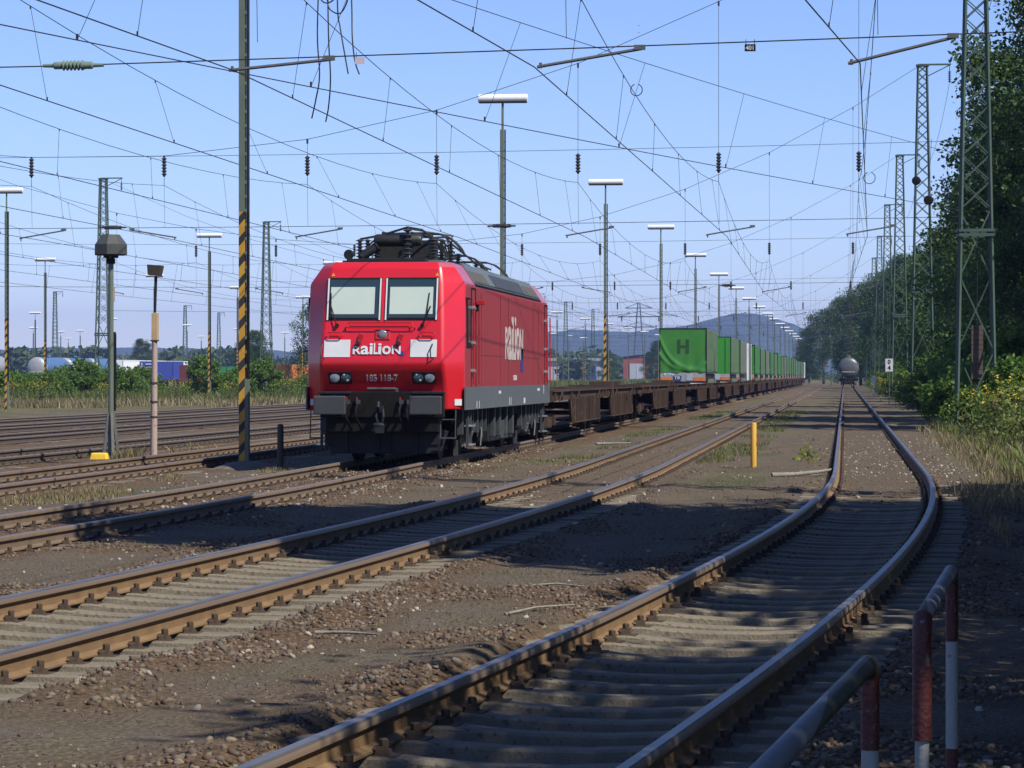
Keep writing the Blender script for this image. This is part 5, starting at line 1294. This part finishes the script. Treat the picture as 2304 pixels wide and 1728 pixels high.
# ---------------------------------------------------------------- small yard things
d = thing('domed_post','green post carrying a dark grey domed housing, yellow block at its foot','yard horn post',(-15.35,62.6,0))
b = MB(); b.tube([(0,0,.1),(0,0,4.3)],.058,M_lampgreen,10); b.build('post', d, smooth=50)
b = MB()
for a_ in range(4):
    an = a_*math.pi/2+.5; b.bar((.17*math.cos(an),.17*math.sin(an),0),(.05*math.cos(an),.05*math.sin(an),1.0),.06,M_armgalv)
b.build('foot_brace', d)
b = MB(); b.lathe([(.02,4.76),(.19,4.755),(.345,4.55),(.35,4.34),(.33,4.32),(.02,4.33)],mat('dome_grey',(.032,.037,.037),(.05,.055,.052),.7,0,6,.6,.2,40),8); b.build('dome', d, smooth=25)
b = MB(); b.box((0,0,4.29),(.3,.1,.05),M_black); b.box((0,0,4.2),(.16,.12,.12),M_black); b.build('bracket', d)
b = MB(); b.box((.05,0,3.5),(.06,.05,.3),mat('pink_cover',(.4,.28,.25),(.3,.22,.2),.7,0,10,.5)); b.build('junction_box', d)
y_ = thing('yellow_block','low yellow concrete block in front of the domed post','marker block',(-15.42,61.9,0)); b = MB(); b.box((0,0,.09),(.40,.26,.18),mat('bright_yellow',(.75,.5,.03),(.6,.4,.03),.6,0,14,.5),taper=.8); b.build('block', y_, bevel=.03)
d = thing('box_post','leaning weathered pink pole with a small box lamp on top','post',(-14.55,63.1,0)); d.rotation_euler = (0,R(.5),0)
M_pink = mat('peeling_paint',(.38,.27,.23),(.30,.26,.24),.8,0,5,.7,.2,40,c3=(.16,.12,.1),c3t=.6,stretch=(1,1,.35))
b = MB(); b.tube([(0,0,-.05),(0,0,2.55)],[.078,.062],M_pink,10)
for z in (.9,1.22,1.62): b.tube([(0,0,z),(0,0,z+.035)],.085,M_post,10)
b.build('post', d, smooth=50)
b = MB(); b.box((.01,0,2.83),(.13,.13,.58),mat('tan_case',(.46,.33,.17),(.36,.26,.14),.7,0,6,.6)); b.box((0,0,2.53),(.17,.15,.03),M_post); b.build('cable_box', d, bevel=.01)
b = MB(); b.tube([(0,0,3.1),(.02,0,3.9)],.03,M_dark,8); b.build('neck', d)
b = MB(); b.box((.0,0,4.02),(.26,.24,.22),mat('lamp_box_brown',(.03,.025,.02),(.06,.045,.03),.7,0,8,.6),Matrix.Rotation(R(4),3,'Y'),taper=1.2); b.build('lamp_box', d, bevel=.01)
o = thing('marker_post','short dark wooden post standing in the shadow left of the locomotive','post',(-10.55,56.3,-.02)); b = MB(); b.lathe([(.065,0),(.06,.86),(.05,.89),(.01,.9)],M_post,10); b.build('post', o, smooth=40)
o = thing('yellow_post','short yellow marker post between the middle track and the siding','post',(-1.72,58.0,-.03)); b = MB(); b.lathe([(.058,0),(.056,.9),(.045,.92),(.01,.925)],M_yellow,12); b.build('post', o, smooth=40)
b = MB(); b.box((.10,.0,.58),(.06,.05,.16),M_rust,Matrix.Rotation(R(25),3,'Y')); b.box((.07,0,.68),(.1,.03,.03),M_rust); b.build('rusty_bracket', o)
o = thing('signal_post','tall thin black board on a post beyond the left tracks','signal post',(-36.6,150,0)); b = MB(); b.box((0,0,2.0),(.14,.1,4.0),M_black); b.box((.02,-.06,2.8),(.18,.04,2.2),M_black); b.build('board', o)
o = thing('kilometre_board','white board showing 0 over 4 on a post beside the siding','sign',(2.65,182,.0)); b = MB(); b.tube([(0,.05,0),(0,.05,2.1)],.035,M_green,8); b.build('post', o)
b = MB(); b.box((0,0,2.43),(.44,.03,.76),M_white); b.build('board', o)
b = MB()
for s_,z in (('0',2.50),('4',2.15)): text(b,s_,.36,M_black,Matrix.Translation((0,-.02,z)) @ Matrix.Rotation(math.pi/2,4,'X'),bold=.01)
b.build('digits', o)
o = thing('white_marker','small white marker post by the mast row near the tank wagon','post',(2.5,262,0)); b = MB(); b.box((0,0,.6),(.12,.1,1.2),M_white); b.box((0,-.02,1.5),(.36,.03,.6),M_white); b.build('post', o, bevel=.01)
o = thing('rusty_lump','rusty orange iron chunk on the ground at the left edge','scrap',(-10.9,35.6,.03)); b = MB(); b.box((0,0,.06),(.24,.18,.10),mat('orange_rust',(.36,.15,.04),(.26,.1,.03),.9,0,10,.6,.4,30)); b.build('lump', o, bevel=.02)
GB2 = 'fallen sticks on the ground'
def stick(P_, r, label):
    b = MB(); b.tube(P_, [r*(1-.5*i/(len(P_)-1)) for i in range(len(P_))], M_wood, 6); o = b.build('stick', None, smooth=60); tag(o, label, 'stick', GB2)
stick([(-1.25,52.8,.06),(-.85,53.0,.07),(-.45,53.5,.10),(-.2,54.2,.12)],.045,'pale fallen branch lying left of the siding curve')
stick([(-2.45,21.9,.05),(-2.25,22.2,.08),(-1.98,22.35,.09)],.012,'thin crooked stick on the lit ground left of the siding')
stick([(-3.55,20.2,.05),(-3.35,20.25,.05),(-3.1,20.1,.05)],.014,'pale stick beside the middle track sleepers')
stick([(-2.55,24.8,.06),(-2.35,24.9,.07),(-2.0,24.7,.05)],.010,'thin stick in the shade right of the middle track')
stick([(-6.2,76,.08),(-5.4,77,.08)],.03,'straight pale stick beside the train')
o = thing('debris_pile','low dark heap of scrap behind the empty wagons','scrap heap',(-39,330,0)); b = MB()
for k in range(26):
    a_ = random.uniform(0,6.28); r_ = random.uniform(0,3.2); b.box((r_*math.cos(a_),r_*.6*math.sin(a_),1.5*(1-r_/3.6)),(random.uniform(.6,1.8),random.uniform(.5,1.4),random.uniform(.4,1.0)),[M_dirtmetal,M_rust,M_tankpale][k%7//3],Matrix.Rotation(random.uniform(0,3),3,'Z') @ Matrix.Rotation(random.uniform(-.5,.5),3,'X'))
b.build('heap', o)

# red and white pipe barriers, bottom right
GR = 'red and white pipe barriers'
M_barred = mat('barrier_red',(.085,.014,.013),(.055,.011,.011),.55,0,7,.6,.3,60,c3=(.14,.12,.11),c3t=.62)
M_barwhite = mat('barrier_white',(.32,.34,.33),(.24,.26,.25),.6,0,8,.6,.2,60,c3=(.2,.09,.05),c3t=.66)
M_pipe = stripemat('barrier_pipe',(.15,.16,.17),(.045,.05,.04),.62,1.3)
def camp(px, py, d):   # a point seen at photo pixel (px, py), d metres away: used once to copy the barrier's measured corners
    X = (px-1152)*d/6830; c_, s_ = math.cos(YAW), math.sin(YAW); return Vector((X*c_-d*s_, X*s_+d*c_, 1.78-(py-846)*d/6830))
def barrier(label, A, Bp, r, sleeve):
    root = thing('pipe_barrier',label,'barrier',(A.x,A.y,0),group=GR); loc = lambda v: Vector((v.x-A.x,v.y-A.y,v.z))
    a, b2 = loc(A), loc(Bp); d_ = (b2-a).normalized(); k = .07
    b = MB(); b.tube([a+d_*k*.3+Vector((0,0,-.025)), a+d_*k, b2-d_*k, b2-d_*k*.3+Vector((0,0,-.025))], r*1.05, M_pipe, 14); b.build('top_rail', root, smooth=40)
    for e_,nm in ((a,0),(b2,1)):
        b = MB(); top = e_+Vector((0,0,-.0)); zr = e_.z-(.40 if nm == 0 else .28)
        rr = r*(1.3 if sleeve and nm == 0 else 1.0)
        b.tube([e_+(d_ if nm == 0 else -d_)*k*.6+Vector((0,0,.0)), e_+Vector((0,0,-.035)), e_+Vector((0,0,-.09)), Vector((e_.x,e_.y,zr))], rr, M_barred, 14)
        lo = b.build('leg', root, smooth=40)
        q = MB(); z2 = zr-.42; q.tube([Vector((e_.x,e_.y,zr+.01)), Vector((e_.x,e_.y,z2))], r*.94, M_barwhite, 14); q.tube([Vector((e_.x,e_.y,z2)), Vector((e_.x,e_.y,-.1))], r*.95, M_barred, 14); q.build('painted_band', lo, smooth=40)
    return root
A2 = camp(2075,1330,10.0); A2.z = .98; B2 = camp(2142,1282,11.9); B2.z = 1.02
barrier('farther pipe barrier, two red and white legs joined by a mossy top rail', A2, B2, .025, True)
A1 = camp(1640,1790,6.6); A1.z = .84; B1 = camp(1958,1490,9.7); B1.z = .865
r1 = barrier('nearer pipe barrier whose grey top rail rises from the bottom edge to a red leg', A1, B1, .030, False)

# ---------------------------------------------------------------- distant buildings
o = thing('brick_shed','long low red brick engine shed with pale grey doors beyond the flat wagons','shed',(-59.5,985,0),0)
b = MB(); b.box((0,14,4.0),(24,28,8.2),M_brick); b.build('wall', o)
b = MB(); b.prism([(-12.8,8.0),(0,9.6),(12.8,8.0),(0,9.2)],-.5,28.5,M_roof); b.build('roof', o)
for x in (-7.5,0,7.5):
    b = MB(); b.box((x,-.05,2.9),(4.8,.3,5.8),M_grey2); b.box((x,-.25,2.9),(.15,.1,5.6),M_white); b.build('door', o)
o = thing('long_warehouse','long grey low warehouse roof left of the brick shed','warehouse',(-116,1080,0)); b = MB(); b.box((0,0,3.6),(64,24,7.2),M_grey2); b.build('wall', o)
b = MB(); b.box((0,0,7.6),(66,26,1.0),mat('pale_roof',(.3,.33,.33),(.25,.28,.28),.6,0,.2,.5)); b.build('roof', o)
for k in range(7):
    b = MB(); b.box((-27+k*9,-12.1,2.6),(4,.3,4.6),M_dark if k%2 else M_blue); b.build('door', o)
o = thing('power_pylon','faint far power pylon above the low hills','pylon',(-118,1750,0)); lattice(o,44,7.5,1.2,200,M_green,.4)
b = MB()
for z,l in ((30,9),(36,12),(41,8)): b.bar((-l,0,z),(l,0,z),.5,M_green); b.bar((-l,0,z),(0,0,z+3),.3,M_green); b.bar((l,0,z),(0,0,z+3),.3,M_green)
b.build('cross_arm', o)

# ---------------------------------------------------------------- haze in the air over the whole yard
def haze():
    b = MB(); x0,x1,y0,y1,z0,z1 = -3200,3200,-260,6400,-8,135
    b.add([(x0,y0,z0),(x1,y0,z0),(x1,y1,z0),(x0,y1,z0),(x0,y0,z1),(x1,y0,z1),(x1,y1,z1),(x0,y1,z1)],[(3,2,1,0),(4,5,6,7),(0,1,5,4),(1,2,6,5),(2,3,7,6),(3,0,4,7)],M_white)
    o = b.build('haze'); m = bpy.data.materials.new('haze'); m.use_nodes = True; n = m.node_tree.nodes; n.remove(n['Principled BSDF'])
    v = n.new('ShaderNodeVolumePrincipled'); v.inputs['Color'].default_value = (.36,.5,1,1); v.inputs['Density'].default_value = .00014; v.inputs['Anisotropy'].default_value = .2
    m.node_tree.links.new(v.outputs[0], n['Material Output'].inputs['Volume'])
    o.data.materials.clear(); o.data.materials.append(m); tag(o, 'thin pale haze lying over the whole yard', kind='stuff')
haze()
